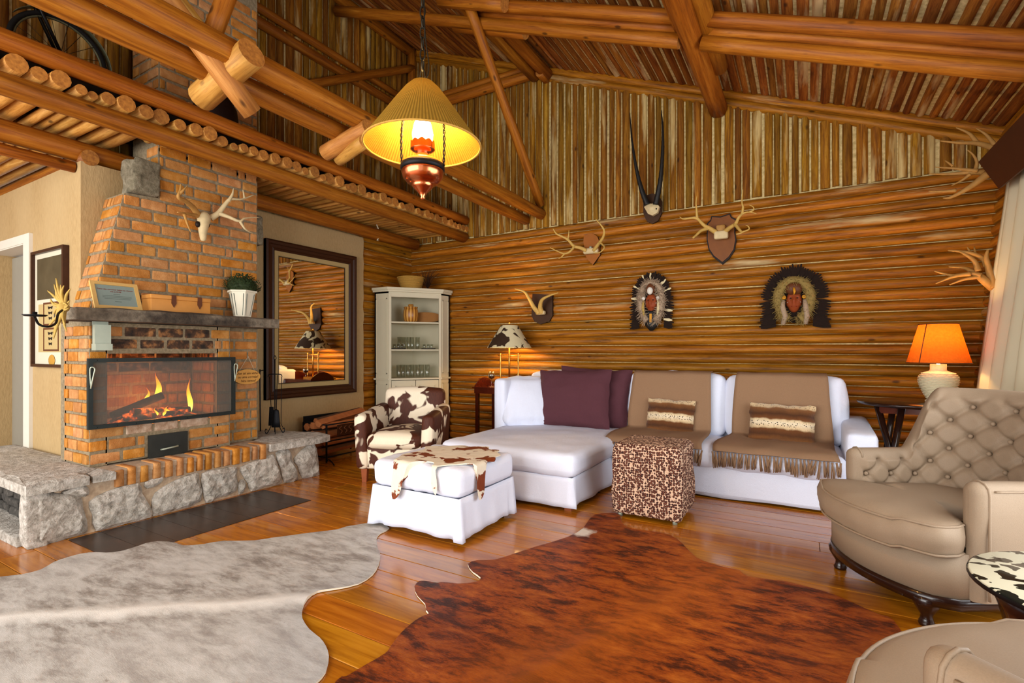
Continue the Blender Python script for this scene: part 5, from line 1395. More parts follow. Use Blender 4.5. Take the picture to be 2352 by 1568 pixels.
for k in range(60):
    a = RND.random() * 6.28; s = 0.10 + 0.22 * RND.random(); e = Vector((math.cos(a) * s * 0.7 + .10, math.sin(a) * s * 0.5 + .12, 0.20 + 0.14 * RND.random()))
    tw.tube([(0.10, 0.12, 0.02), e * 0.6 + Vector((0.03, 0.02, 0.03)), e], [0.003, 0.002, 0.0012], 4)
tag(tw.build('dried_twigs', M['twig'], None, (-4.85, 5.62, 2.19)), 'bunch of fine dried twigs behind the straw basket', 'twigs', kind='stuff')
# little spotlight in the corner with its cable
sp = thing('spotlight', 'small round black spotlight fixed under the loft in the corner', 'spotlight', tuple(PY(945, 557, 5.92)))
MB().lathe([(0.0001, -0.03), (0.045, -0.03), (0.055, 0.02), (0.04, 0.03), (0.03, 0.012), (0.0001, 0.01)], 16, M=Matrix.Rotation(1.1, 3, 'X')).build('head', M['iron'], sp)
MB().ball((0, -0.022, 0.004), 0.022, 0, 7).build('bulb', M['bead_white'], sp)
cbp = [PX(865, 515, -5.12), PX(873, 540, -5.13), PX(868, 552, -5.15), PY(905, 540, 5.8), PY(925, 548, 5.88), PY(943, 557, 5.90)]
tag(MB().tube(spline(cbp, 6), 0.009, 6).build('lamp_cable', M['cable']), 'white cable running along the loft beam to the corner spotlight', 'cable')

# ---------------------------------------------------------------- mirror
mr = thing('wall_mirror', 'big mirror in a dark moulded frame with a tan liner', 'mirror', (-5.295, 4.183, 1.661))
HY, HZ = 0.664, 0.917
def ring(mb, w0, w1, x0, x1, mat=0):
    """mitred frame ring between insets w0 (outer) and w1 (inner), rising from x0 to x1"""
    o = [(-HY + w0, -HZ + w0), (HY - w0, -HZ + w0), (HY - w0, HZ - w0), (-HY + w0, HZ - w0)]; i = [(-HY + w1, -HZ + w1), (HY - w1, -HZ + w1), (HY - w1, HZ - w1), (-HY + w1, HZ - w1)]
    for k in range(4):
        j = (k + 1) % 4
        mb.add([(x0, *o[k]), (x0, *o[j]), (x1, *i[j]), (x1, *i[k])], [(0, 1, 2, 3)], mat, False)
    return mb
fr_ = MB(); ring(fr_, 0, 0, 0.0, 0.045)
pts = [(0.0, 0.0), (0.0, 0.05), (0.02, 0.062), (0.045, 0.055), (0.055, 0.04), (0.085, 0.036), (0.10, 0.042), (0.118, 0.03), (0.118, 0.02)]
for (a, x0), (b, x1) in zip(pts[:-1], pts[1:]): ring(fr_, a, b, x0, x1)
fr_.build('frame', M['dark_frame'], mr)
ln = MB(); ring(ln, 0.116, 0.175, 0.024, 0.020); ring(ln, 0.175, 0.178, 0.020, 0.012); ln.build('liner', M['frame_liner'], mr)
lb = MB(); ring(lb, 0.170, 0.182, 0.0215, 0.016); lb.build('bead', M['shield_edge'], mr)
MB().add([(0.014, -HY + .17, -HZ + .17), (0.014, HY - .17, -HZ + .17), (0.014, HY - .17, HZ - .17), (0.014, -HY + .17, HZ - .17)], [(0, 1, 2, 3)], 0, False).build('glass', M['mirror_glass'], mr)
MB().box((0.006, 0, 0), (0.01, 2 * HY - .02, 2 * HZ - .02)).build('backing', M['dark_frame'], mr)

# ---------------------------------------------------------------- trophies on the walls
def chain_pts(pts, o, s, Y, dy=0.0, outs=None):
    r = []
    for i, (x, y) in enumerate(pts):
        yy = Y - (outs[i] if outs else dy * i / max(1, len(pts) - 1)); r.append(PY(o[0] + x / s, o[1] + y / s, yy))
    return r
def horn(mb, pts, r0, r1, sides=9, n=5, ridg=0.0, mat=0):
    P = spline(pts, n); m = len(P)
    mb.tube(P, [lerp(r0, r1, (i / (m - 1)) ** 0.9) * (1 + ridg * (1 if i % 2 else -1)) for i in range(m)], sides, mat); return mb
def plaque(parent, pts, o, s, Y, th, mat, edge, name='shield', border=0.0):
    P = ccw([(PY(o[0] + x / s, o[1] + y / s, Y).x, PY(o[0] + x / s, o[1] + y / s, Y).z) for x, y in pts])
    MB().prism(P, Y + th, Y, lambda a, b, c: (a, c, b), 0, 1).build(name, [M[mat], M[edge]], parent)
    if border:
        c = Vector((sum(p[0] for p in P) / len(P), sum(p[1] for p in P) / len(P)))
        Q = [tuple(c + (Vector(p) - c) * border) for p in P]
        MB().prism(Q, Y + th * 0.5, Y - 0.008, lambda a, b, c2: (a, c2, b)).build('shield_face', M['shield_wood'], parent)
# deer antlers on a tan shield
d1 = thing('antler_trophy', 'pale deer antlers on a small pointed tan shield', 'trophy', group='antler trophies on the log wall'); o1, s1 = (1240, 440), 8.71
plaque(d1, [(1000, 820), (880, 900), (868, 1000), (890, 1100), (895, 1240), (950, 1350), (1060, 1465), (1205, 1260), (1190, 1000), (1150, 900), (1080, 850)], o1, s1, 6.0, 0.035, 'shield_tan', 'shield_edge')
for pts, outs, r0 in (([(930, 1180), (800, 1120), (680, 1090), (560, 960), (430, 890), (330, 840), (265, 740)], [.04, .08, .11, .16, .2, .22, .22], .026), ([(1080, 1180), (1150, 1080), (1210, 1000), (1270, 900), (1285, 780), (1230, 680), (1120, 550)], [.04, .07, .10, .15, .19, .21, .20], .026)):
    mb = MB(); horn(mb, chain_pts(pts, o1, s1, 5.98, outs=outs), r0, 0.007)
    if r0 and pts[0][0] < 1000:
        horn(mb, chain_pts([(560, 960), (575, 870), (582, 770)], o1, s1, 5.98, outs=[.16, .17, .18]), .014, .003); horn(mb, chain_pts([(690, 1095), (600, 1200), (490, 1240), (350, 1190), (200, 1115)], o1, s1, 5.98, outs=[.11, .16, .19, .2, .22]), .018, .004); horn(mb, chain_pts([(500, 1235), (430, 1310), (375, 1335)], o1, s1, 5.98, outs=[.19, .17, .16]), .013, .004)
    else: horn(mb, chain_pts([(1190, 1010), (1275, 1080), (1280, 1140), (1190, 1220), (1070, 1225)], o1, s1, 5.98, outs=[.10, .16, .2, .22, .22]), .013, .004)
    mb.build('antler', M['antler_bone'], d1)
MB().rbox(tuple(PY(1240 + 1020 / s1, 440 + 1185 / s1, 5.955)), (0.20, 0.06, 0.075), 0.025, 6).build('skull_cap', M['bone_white'], d1)
MB().ball(tuple(PY(1240 + 1015 / s1, 440 + 1120 / s1, 5.96)), 0.02, 0, 6).build('bolt', M['galvanised'], d1)
# deer antlers on the dark edged shield
d2 = thing('antler_trophy', 'yellow antlers on a large dark edged wooden shield', 'trophy', group='antler trophies on the log wall'); o2, s2 = (1560, 430), 8.255
plaque(d2, [(610, 540), (780, 550), (965, 490), (1000, 560), (1080, 600), (1062, 850), (1085, 1000), (1050, 1200), (950, 1350), (820, 1462), (650, 1330), (560, 1200), (518, 1000), (528, 680), (590, 620)], o2, s2, 6.0, 0.03, 'shield_edge', 'shield_edge', border=0.92)
mb = MB(); horn(mb, chain_pts([(690, 850), (560, 770), (470, 720), (350, 600), (250, 580), (80, 600), (10, 560)], o2, s2, 5.96, outs=[.03, .09, .13, .18, .2, .22, .22]), .028, .004); horn(mb, chain_pts([(340, 590), (330, 450), (320, 300), (335, 160)], o2, s2, 5.96, outs=[.18, .2, .2, .19]), .016, .003); horn(mb, chain_pts([(550, 780), (420, 820), (330, 900), (265, 955)], o2, s2, 5.96, outs=[.09, .15, .2, .24]), .020, .010)
mb.build('antler', M['antler_bone'], d2)
mb = MB(); horn(mb, chain_pts([(870, 840), (970, 760), (1070, 690), (1130, 570), (1220, 490), (1330, 470), (1470, 500)], o2, s2, 5.96, outs=[.03, .09, .13, .17, .2, .2, .18]), .028, .003); horn(mb, chain_pts([(1190, 510), (1210, 380), (1190, 280), (1210, 40)], o2, s2, 5.96, outs=[.2, .2, .2, .18]), .016, .003); horn(mb, chain_pts([(1330, 470), (1410, 430), (1400, 370), (1325, 335)], o2, s2, 5.96, outs=[.2, .2, .2, .2]), .010, .003)
horn(mb, chain_pts([(1060, 700), (1130, 790), (1180, 860), (1080, 890)], o2, s2, 5.96, outs=[.13, .19, .22, .24]), .020, .006); horn(mb, chain_pts([(1190, 850), (1320, 800), (1310, 740), (1260, 720)], o2, s2, 5.96, outs=[.22, .2, .2, .2]), .010, .003)
mb.build('antler', M['antler_bone'], d2)
MB().rbox(tuple(PY(1560 + 795 / s2, 430 + 905 / s2, 5.93)), (0.145, 0.07, 0.09), 0.02, 6).build('skull_cap', M['bone_white'], d2)
MB().rbox(tuple(PY(1560 + 790 / s2, 430 + 780 / s2, 5.96)), (0.10, 0.05, 0.08), 0.02, 5).build('mount', M['antler_brown'], d2)
# long straight black horns
d3 = thing('horn_trophy', 'very long straight black horns on a small brown oval shield', 'trophy'); o3, s3 = (780, 0), 2.904
plaque(d3, [(2025, 1330), (2050, 1300), (2085, 1290), (2125, 1300), (2150, 1340), (2148, 1420), (2125, 1470), (2085, 1492), (2048, 1475), (2025, 1420)], o3, s3, 5.99, 0.03, 'shield_dark', 'shield_edge')
for pts in ([(2052, 1365), (2010, 1250), (1975, 1100), (1950, 930), (1935, 750)], [(2108, 1365), (2140, 1200), (2155, 1000), (2155, 850), (2145, 735)]):
    mb = MB(); horn(mb, chain_pts(pts, o3, s3, 5.95, outs=[.05, .08, .1, .1, .08]), .036, .004, 10, 9, 0.05); mb.build('horn', M['horn_black'], d3)
P = ccw([(PY(780 + x / s3, y / s3, 5.95).x, PY(780 + x / s3, y / s3, 5.95).z) for x, y in [(2036, 1385), (2055, 1358), (2085, 1362), (2115, 1356), (2136, 1380), (2125, 1420), (2090, 1440), (2060, 1428)]])
mb = MB(); blanket(mb, P, 0.03, lambda x, y, d: 5.95 - 0.03 - min(0.05, d * 0.8), 5.97, lambda a, b, c: (a, c, b)); mb.build('skull', M['bone_white'], d3)
for x in (2062, 2112): MB().ball(tuple(PY(780 + x / s3, 1392 / s3, 5.905)), 0.010, 0, 5).build('hole', M['shield_edge'], d3)
# curved goat horns
d4 = thing('horn_trophy', 'pair of curved tan goat horns on a dark round-ended board', 'trophy'); o4, s4 = (1080, 640), 4.354
plaque(d4, [(622, 150), (822, 160), (822, 370), (790, 425), (700, 456), (640, 425), (612, 370)], o4, s4, 6.0, 0.03, 'shield_dark', 'shield_edge')
for pts in ([(690, 340), (640, 290), (590, 200), (540, 130), (445, 100)], [(715, 340), (700, 280), (720, 210), (790, 170), (880, 140)]):
    mb = MB(); horn(mb, chain_pts(pts, o4, s4, 5.95, outs=[.02, .06, .11, .15, .18]), .040, .006, 10, 7, 0.03); mb.build('horn', M['antler_bone'], d4)
MB().rbox(tuple(PY(1080 + 705 / s4, 640 + 340 / s4, 5.94)), (0.13, 0.07, 0.055), 0.02, 6).build('skull_cap', M['bone_white'], d4)
# antlers on the side wall
def side_antlers(label, Y, groups, o=(2000, 200), s=3.014, base=None):
    d = thing('antler_trophy', label, 'trophy', group='antlers on the side wall')
    for grp in groups:
        mb = MB()
        for pts, r0, r1 in grp:
            n = len(pts); P = []
            for i, (x, y) in enumerate(pts):
                P.append(PY(o[0] + x / s, o[1] + y / s, Y + 0.02 * math.sin(i + x)))
            horn(mb, P, r0 * 1.35, r1 * 1.3)
        mb.build('antler', M['antler_brown'], d)
    if base: MB().rbox(base, (0.05, 0.16, 0.24), 0.02, 5).build('mount_board', M['shield_dark'], d)
side_antlers('branching golden antlers on the side wall above the wicker lamp', 5.55, [
  [([(862, 1395), (790, 1340), (740, 1300), (690, 1270), (640, 1250), (540, 1243)], .030, .004), ([(765, 1305), (690, 1290), (560, 1302), (440, 1273)], .018, .004), ([(690, 1292), (570, 1312), (450, 1360)], .016, .003), ([(765, 1312), (650, 1330), (545, 1368)], .014, .003)],
  [([(866, 1390), (822, 1270), (800, 1180), (812, 1125)], .028, .006), ([(806, 1240), (780, 1190), (700, 1150), (600, 1135), (535, 1130)], .020, .004), ([(745, 1275), (715, 1200), (650, 1155), (600, 1130)], .018, .004), ([(692, 1145), (668, 1108)], .008, .003), ([(722, 1150), (717, 1105)], .008, .003)]], base=(1.40, 5.55, 1.83))
side_antlers('branching grey antlers high beside the end of the pelmet', 5.42, [
  [([(862, 425), (740, 390), (600, 385), (480, 372)], .020, .003), ([(735, 385), (680, 320), (590, 280)], .015, .003), ([(858, 400), (800, 330), (730, 285)], .014, .003)],
  [([(810, 600), (690, 690), (560, 760), (500, 768)], .024, .003), ([(590, 715), (500, 722), (400, 720)], .012, .003), ([(800, 590), (690, 590), (540, 602), (405, 600)], .020, .003), ([(690, 600), (640, 640), (560, 682)], .012, .003), ([(740, 580), (600, 565), (445, 553)], .013, .003), ([(570, 548), (515, 508)], .008, .003), ([(725, 575), (735, 520), (710, 470), (670, 435)], .013, .003)]], base=(1.47, 5.42, 2.62))
# skull with antlers on the chimney
d5 = thing('deer_skull', 'bleached deer skull with branching antlers on the chimney breast', 'trophy'); o5, s5 = (380, 400), 4.354
def cps(pts, outs): return [PX(o5[0] + x / s5, o5[1] + y / s5, XF + 0.03 + q) for (x, y), q in zip(pts, outs)]
mb = MB(); horn(mb, cps([(450, 440), (530, 390), (600, 300), (650, 250), (760, 250), (890, 205)], [.04, .07, .1, .12, .12, .1]), .030, .004); horn(mb, cps([(630, 270), (670, 200), (680, 140)], [.12, .13, .12]), .018, .003); horn(mb, cps([(790, 240), (775, 155)], [.12, .12]), .012, .003)
horn(mb, cps([(540, 395), (640, 430), (740, 470), (800, 440), (940, 430)], [.08, .14, .18, .18, .15]), .022, .003); horn(mb, cps([(745, 470), (800, 550), (880, 595)], [.18, .18, .15]), .014, .003); mb.build('antler', M['bone_white'], d5)
mb = MB(); horn(mb, cps([(340, 430), (280, 340), (200, 270), (130, 230), (150, 160), (155, 100)], [.04, .1, .16, .2, .2, .18]), .030, .006); horn(mb, cps([(140, 200), (180, 160), (222, 115)], [.2, .22, .22]), .016, .003); horn(mb, cps([(340, 420), (250, 400), (120, 380)], [.05, .12, .18]), .022, .005); horn(mb, cps([(190, 400), (220, 500), (255, 580)], [.15, .2, .2]), .014, .003); horn(mb, cps([(200, 260), (265, 250)], [.15, .2]), .012, .003)
mb.build('antler', M['antler_brown'], d5)
mb = MB(); sk_ = cps([(385, 395), (385, 440), (380, 510), (375, 580), (378, 640), (380, 662)], [.03, .06, .08, .08, .07, .06]); mb.tube(spline(sk_, 4), [0.02, .036, .046, .052, .054, .053, .050, .046, .043, .041, .039, .036, .034, .031, .029, .028, .026, .025, .023, .019, .010][:len(spline(sk_, 4))], 12)
mb.build('skull', M['bone_white'], d5)
for x, y in ((322, 500), (420, 505)): MB().ball(tuple(cps([(x, y)], [.085])[0]), (0.02, 0.02, 0.028), 0, 6).build('eye_socket', M['shield_edge'], d5)

# feathered masks
def mask(label, c, w, h, furm, feath_w, kind):
    m = thing('feathered_mask', label, 'mask', c, 0, 'feathered masks above the sofa')
    ft = MB(); R2 = random.Random(kind)
    n = 64
    for k in range(n):
        t = lerp(-0.30, 1.30, k / (n - 1)) * math.pi; ca, sa = math.cos(t), math.sin(t)
        p0 = Vector((ca * w * 0.30, 0.0, sa * h * 0.36)); ln_ = feath_w * (0.85 + 0.3 * R2.random()); d = Vector((ca, 0, sa * 0.9)).normalized()
        if sa < 0: p0 = Vector((math.copysign(w * 0.31, ca), 0, sa * h * 0.62)); d = Vector((math.copysign(1, ca), 0, -0.15))
        p1 = p0 + d * (ln_ + w * 0.05) + Vector((0, -0.01 * R2.random(), 0)); ac = Vector((-d.z, 0, d.x)) * 0.016; nn = Vector((0, -0.004, 0))
        y = -0.012 - 0.012 * R2.random(); mid = p0.lerp(p1, 0.6)
        vs = [p0 - ac * .6, mid - ac, p1 - ac * .4, p1 + ac * .4, mid + ac, p0 + ac * .6]
        ft.add([v + Vector((0, y, 0)) for v in vs] + [v + Vector((0, y, 0)) + nn for v in vs], [(0, 1, 2, 3, 4, 5), (11, 10, 9, 8, 7, 6)] + [(i, 6 + i, 6 + (i + 1) % 6, (i + 1) % 6) for i in range(6)], 0 if R2.random() > (0.07 if kind == 1 else 0.02) else 1, False)
    f_ = ft.build('feathers', [M['feather_dark'], M['ivory']], m); f_['kind'] = 'stuff'
    fu = MB(); pts = []
    for k in range(40):
        t = lerp(-0.38, 1.38, k / 39) * math.pi; ca, sa = math.cos(t), math.sin(t)
        z = sa * h * 0.33 if sa > 0 else sa * h * 0.42
        pts.append(Vector((ca * w * 0.27, -0.03 + 0.008 * ns(k, kind), z)))
    fu.tube(pts, [(0.038 if kind == 1 else 0.048) + 0.014 * ns(k * 2.3, kind * 3) for k in range(40)], 9)
    for k in range(900):
        i = R2.randrange(39); p = pts[i]; d = Vector((R2.uniform(-1, 1), -abs(R2.uniform(0, 1)), R2.uniform(-1, 1))).normalized()
        fu.tube([p + d * 0.025, p + d * (0.06 + 0.035 * R2.random()) + Vector((0, 0, -0.016))], [0.0045, 0.001], 4)
    g_ = fu.build('fur_ring', M[furm], m); g_['kind'] = 'stuff'
    MB().prism([(w * 0.30 * math.cos(a), h * 0.36 * math.sin(a) - (0.05 if math.sin(a) < 0 else 0)) for a in [2 * math.pi * i / 30 for i in range(30)]], -0.006, 0.012, lambda a, b, c2: (a, c2 * 1.0, b)).build('backing', M['feather_dark'], m)
    fc = MB(); fw, fh = 0.075, 0.115
    def fcp(u, v):
        a, b = (u - 0.5) * math.pi, (v - 0.5) * math.pi
        x = fw * math.sin(a) * math.cos(b) * (1 - 0.15 * (v < 0.35)); z = fh * math.sin(b); y = -0.07 * math.cos(a) * math.cos(b)
        y -= 0.030 * math.exp(-(x / 0.014) ** 2 - ((z - 0.0) / 0.035) ** 2) * (1 if z < 0.035 else 0.5) - 0.016 * (math.exp(-((abs(x) - 0.030) / 0.014) ** 2 - ((z - 0.028) / 0.014) ** 2)) + 0.010 * math.exp(-(x / 0.025) ** 2 - ((z + 0.05) / 0.010) ** 2)
        return (x, y - 0.005, z - 0.03)
    fc.grid(fcp, 25, 25, flip=False); fc.build('face', M['skin_red'], m)
    for s in (-1, 1):
        MB().ball((s * 0.03, -0.062, 0.0), (0.010, 0.006, 0.006), 0, 5).build('eye', M['shield_edge'], m)
        for q in range(2): MB().tube([(s * (0.022 + q * 0.018), -0.066 + q * .006, -0.02 - q * .004), (s * (0.050 + q * 0.012), -0.052 + q * .008, -0.044 - q * .002)], 0.003, 5).build('paint_stripe', M['bead_white'], m)
    MB().tube([(-0.024, -0.062, -0.085), (0, -0.068, -0.082), (0.024, -0.062, -0.085)], 0.006, 6).build('lips', M['bead_red'], m)
    return m
m1 = mask('tall narrow mask with black feathers, grey fur ring and an animal head above the face', (-1.555, 5.99, 1.90), 0.46, 0.63, 'fur_grey', 0.085, 1)
MB().ball((0, -0.05, 0.13), (0.06, 0.05, 0.07), 0, 8).build('animal_head', M['leather_brown'], m1)
MB().ball((0, -0.09, 0.105), (0.035, 0.03, 0.045), 0, 8).build('muzzle', M['bead_white'], m1)
for s in (-1, 1):
    MB().tube([(s * .04, -.05, .175), (s * .045, -.06, .21)], [0.018, .004], 6).build('ear', M['leather_brown'], m1)
    MB().ball((s * 0.085, -0.06, 0.02), (0.022, 0.01, 0.024), 0, 6).build('rosette', M['bead_white'], m1)
    MB().tube([(s * .085, -.055, 0), (s * .09, -.06, -.10), (s * .075, -.055, -.21)], [0.012, .018, .010], 7).build('braid', M['ivory'] if s > 0 else M['husk'], m1)
    MB().tube([(s * .10, -.05, 0), (s * .105, -.05, -.12), (s * .10, -.045, -.22)], [0.010, .012, .006], 6).build('ribbon', M['bead_red'], m1)
MB().lathe([(0.02, -0.36), (0.075, -0.30), (0.085, -0.14), (0.06, -0.12)], 12, (0, -0.02, 0), M=Matrix.Diagonal((1, .35, 1))).build('beard_fur', M['horn_black'], m1)
MB().box((0, -.055, -.21), (0.026, .012, .10)).build('tag', M['ochre'], m1)
m2 = mask('wide mask with black brown feathers, khaki fur and hanging grey tails', (-0.085, 5.99, 1.845), 0.54, 0.56, 'fur_khaki', 0.115, 2)
MB().ball((0, -0.045, 0.10), (0.085, 0.05, 0.07), 0, 8).build('cap', M['leather_brown'], m2)
MB().tube([(0, -.09, .10), (0.006, -.11, .06), (0, -.105, .03)], [0.014, .012, .003], 7).build('beak', M['ochre'], m2)
for s in (-1, 1):
    MB().ball((s * 0.09, -0.06, 0.01), (0.02, 0.012, 0.02), 0, 6).build('disc', M['ochre'], m2)
    MB().tube([(s * .095, -.055, -.02), (s * .105, -.065, -.08), (s * (.115 if s > 0 else .08), -.06, -.19), (s * .10, -.055, -.27)], [0.018, .026, .028, .022], 8).build('tail', M['fur_grey'], m2)

# ---------------------------------------------------------------- on and about the fireplace
text_cache = []
def text_mesh(txt, size, mat, mtx, parent, name, align='CENTER', depth=0.0006, shear=0.0):
    cu = bpy.data.curves.new('lettering', 'FONT'); cu.body = txt; cu.size = size; cu.align_x = align; cu.align_y = 'CENTER'; cu.extrude = depth; cu.shear = shear; cu.resolution_u = 3
    to = bpy.data.objects.new('lettering', cu); COL.objects.link(to); bpy.context.view_layer.update()
    me = bpy.data.meshes.new_from_object(to.evaluated_get(bpy.context.evaluated_depsgraph_get())); bpy.data.objects.remove(to); bpy.data.curves.remove(cu)
    me.materials.clear(); me.materials.append(M[mat])
    o = bpy.data.objects.new(name, me); COL.objects.link(o); o.parent = parent; o.matrix_basis = mtx; return o
def facing_x(p, tilt=0.0, rz=0.0):
    """text plane facing +X: local x -> +Y, local y -> up"""
    return Matrix.Translation(p) @ Matrix.Rotation(rz, 4, 'Z') @ Matrix.Rotation(math.pi / 2, 4, 'Z') @ Matrix.Rotation(math.pi / 2 - tilt, 4, 'X')
# framed notice leaning back on the mantel
p = PX(272, 708, -4.55); q = Matrix.Translation((-4.535, p.y, 1.618)) @ Matrix.Rotation(math.pi / 2, 4, 'Z') @ Matrix.Rotation(math.pi / 2 - 0.42, 4, 'X')
sg = thing('framed_notice', 'small notice in a pale wood frame leaning on the mantel', 'sign'); sg.matrix_basis = q
W2, H2 = 0.155, 0.115
mb = MB().rect(-W2, W2, 0, 2 * H2, 0.026, 0.018)
mb.build('frame', M['oak_frame'], sg)
MB().box((0, H2, -.002), (2 * W2 - .04, 2 * H2 - .04, 0.008)).build('card', M['sign_paper'], sg)
text_mesh('Favor não manusear lenha nas chamas', 0.0150, 'ink_red', Matrix.Translation((0, 0.168, 0.0025)), sg, 'heading')
text_mesh('até as 23:00', 0.0150, 'ink_red', Matrix.Translation((0, 0.150, 0.0025)), sg, 'heading')
for yy, hw in ((0.128, 0.022), (0.113, 0.095), (0.101, 0.095), (0.089, 0.085), (0.066, 0.022)): MB().box((0.004, yy, 0.0025), (2 * hw, 0.003, 0.0006)).build('small_print', M['ink_grey'], sg)
MB().box((0, 0.07, -0.05), (0.05, 0.14, 0.005), M=Matrix.Rotation(-0.5, 3, 'X')).build('strut', M['oak_frame'], sg)
# wooden box with two straps
p0, p1 = PX(338, 700, -4.60), PX(475, 700, -4.60)
bx = thing('wooden_box', 'long pine box with two leather straps on the mantel', 'box', (-4.615, (p0.y + p1.y) / 2, 1.617)); Lb = p1.y - p0.y
MB().rbox((0, 0, 0.055), (0.15, Lb, 0.11), 0.006, 5).build('body', M['pine_box'], bx)
MB().rbox((0, 0, 0.127), (0.154, Lb + 0.004, 0.034), 0.006, 5).build('lid', M['pine_box'], bx)
for f in (-0.14, 0.30):
    MB().box((0.035, f * Lb, 0.146), (0.09, 0.034, 0.006)).prism([(f * Lb - .017, 0.145), (f * Lb + .017, 0.145), (f * Lb + .019, 0.08), (f * Lb, 0.045), (f * Lb - .019, 0.08)][::-1], 0.076, 0.082, lambda a, b, c: (c, a, b)).build('strap', M['leather_brown'], bx)
# planter with a clipped little bush
p = PX(555, 722, -4.60)
pl = thing('planter', 'white panelled tapering planter with a dark green bush on the mantel', 'plant', (-4.59, p.y, 1.615), 0.2)
oc = lambda r: [(r * math.cos(math.pi / 6 + k * math.pi / 3), r * math.sin(math.pi / 6 + k * math.pi / 3)) for k in range(6)]
mb = MB(); lo, hi = oc(0.075), oc(0.118)
mb.add([(x, y, 0) for x, y in lo] + [(x, y, .24) for x, y in hi], [tuple(reversed(range(6)))] + [(k, (k + 1) % 6, 6 + (k + 1) % 6, 6 + k) for k in range(6)], 0, False)
mb.build('pot', M['planter_white'], pl)
MB().prism(oc(0.13), 0.235, 0.252).build('rim', M['planter_white'], pl)
for k in range(6):
    a = math.pi / 3 * (k + 1) ; ca, sa = math.cos(a), math.sin(a)
    for s in (-1, 1):
        for kk in (0,):
            r0, r1 = 0.067, 0.103; off0, off1 = s * 0.024, s * 0.042
            MB().tube([(ca * r0 - sa * off0, sa * r0 + ca * off0, 0.02), (ca * r1 - sa * off1, sa * r1 + ca * off1, 0.22)], 0.003, 4).build('panel_edge', M['ink_grey'], pl)
lf = MB(); R3 = random.Random(5)
for k in range(900):
    a, b = R3.random() * 6.283, R3.random()
    r = 0.155 * math.sqrt(R3.random()) ; z = 0.25 + 0.165 * b * math.sqrt(max(0, 1 - (r / 0.175) ** 2))
    p_ = Vector((r * math.cos(a), r * math.sin(a), z)); d = Vector((math.cos(a), math.sin(a), 0.9)).normalized() * 0.022; w_ = Vector((-math.sin(a), math.cos(a), R3.uniform(-.5, .5))) * 0.008
    lf.add([p_, p_ + d * .5 + w_, p_ + d, p_ + d * .5 - w_], [(0, 1, 2, 3)], 0, False)
l_ = lf.build('foliage', M['leaf_dark'], pl); l_['kind'] = 'stuff'
MB().ball((0, 0, 0.295), (0.13, 0.13, 0.085), 0, 8).build('foliage_core', M['leaf_dark'], pl)
# match holder
a_, b_ = PX(213, 800, XB + .03), PX(250, 800, XB + .03); yc = (a_.y + b_.y) / 2; wy = b_.y - a_.y
mh = thing('match_holder', 'small galvanised tin match holder on the bricks under the mantel', 'tin', (XB + 0.012, yc, 1.315))
MB().box((0.03, 0, 0.11), (0.05, wy, 0.15)).build('box', M['galvanised'], mh)
MB().box((0.04, 0, 0.015), (0.07, wy * 1.05, 0.05)).box((0.008, 0, 0.13), (0.006, wy, 0.22)).build('tray', M['galvanised'], mh)
MB().prism([(wy / 2 * math.cos(t), 0.235 + 0.03 * math.sin(t)) for t in [math.pi * i / 10 for i in range(11)]], 0.003, 0.011, lambda a, b, c: (c, a, b)).build('back_plate', M['galvanised'], mh)
# oval wooden sign hanging on the brick pier
c_ = PX(566, 865, XF + 0.02); sgn = thing('oval_sign', 'oval wooden sign with brown handwriting hung beside the fire screen', 'sign', tuple(c_))
ry_, rz_ = 0.138, 0.073
el = [(ry_ * math.cos(t), rz_ * math.sin(t)) for t in [2 * math.pi * i / 36 for i in range(36)]]
MB().prism([(a, b) for a, b in el], 0.0, 0.012, lambda a, b, c: (c, a, b), 0, 1).build('board', [M['sign_wood'], M['shield_edge']], sgn)
for k, (s_, z_) in enumerate((('Que tal um vinho', 0.034), ('ou uma cerveja?', -0.002), ('Nós temos!', -0.040))):
    text_mesh(s_, 0.032, 'ink_brown', facing_x((0.0135, 0.006 * k, z_)), sgn, 'lettering', shear=0.25)
for s in (-1, 1): MB().tube([(0.008, s * 0.08, 0.055), (0.012, 0.01, 0.20)], 0.002, 5).build('cord', M['cable'], sgn)
# fire irons
ft_ = thing('fire_irons', 'black wrought iron fire tool stand on the stone hearth', 'fire tools', (-4.86, 3.36, 0.425), 0.6)
ft_.scale = (0.62, 0.62, 1.0)
MB().tube([(0, 0, 0.06), (0, 0, 0.78)], 0.010, 8).build('pole', M['iron'], ft_)
MB().tube(spline([(0, 0, 0.78), (0.02, 0, 0.80), (0, 0, 0.825), (-0.02, 0, 0.80), (0, 0, 0.78)], 5), 0.006, 6).build('ring_handle', M['iron'], ft_)
MB().tube(spline([(0.12, 0, 0.60), (0.10, 0, 0.625), (0, 0, 0.63), (-0.10, 0, 0.625), (-0.12, 0, 0.60)], 4), 0.006, 6).build('crossbar', M['iron'], ft_)
for k in range(4):
    a = k * math.pi / 2 + 0.4; ca, sa = math.cos(a), math.sin(a)
    pts = [(0, 0, 0.16), (0.03, 0, 0.13), (0.075, 0, 0.06), (0.12, 0, 0.008), (0.15, 0, 0.02), (0.145, 0, 0.05), (0.12, 0, 0.045)]
    MB().tube(spline([(x * ca, x * sa, z) for x, y, z in pts], 5), 0.006, 6).build('scroll_foot', M['iron'], ft_)
mb = MB().tube([(-0.10, 0.02, 0.60), (-0.075, 0.03, 0.27)], 0.006, 6); mb.box((-0.07, 0.035, 0.18), (0.10, 0.012, 0.20), taper=0.7).build('shovel', M['iron'], ft_)
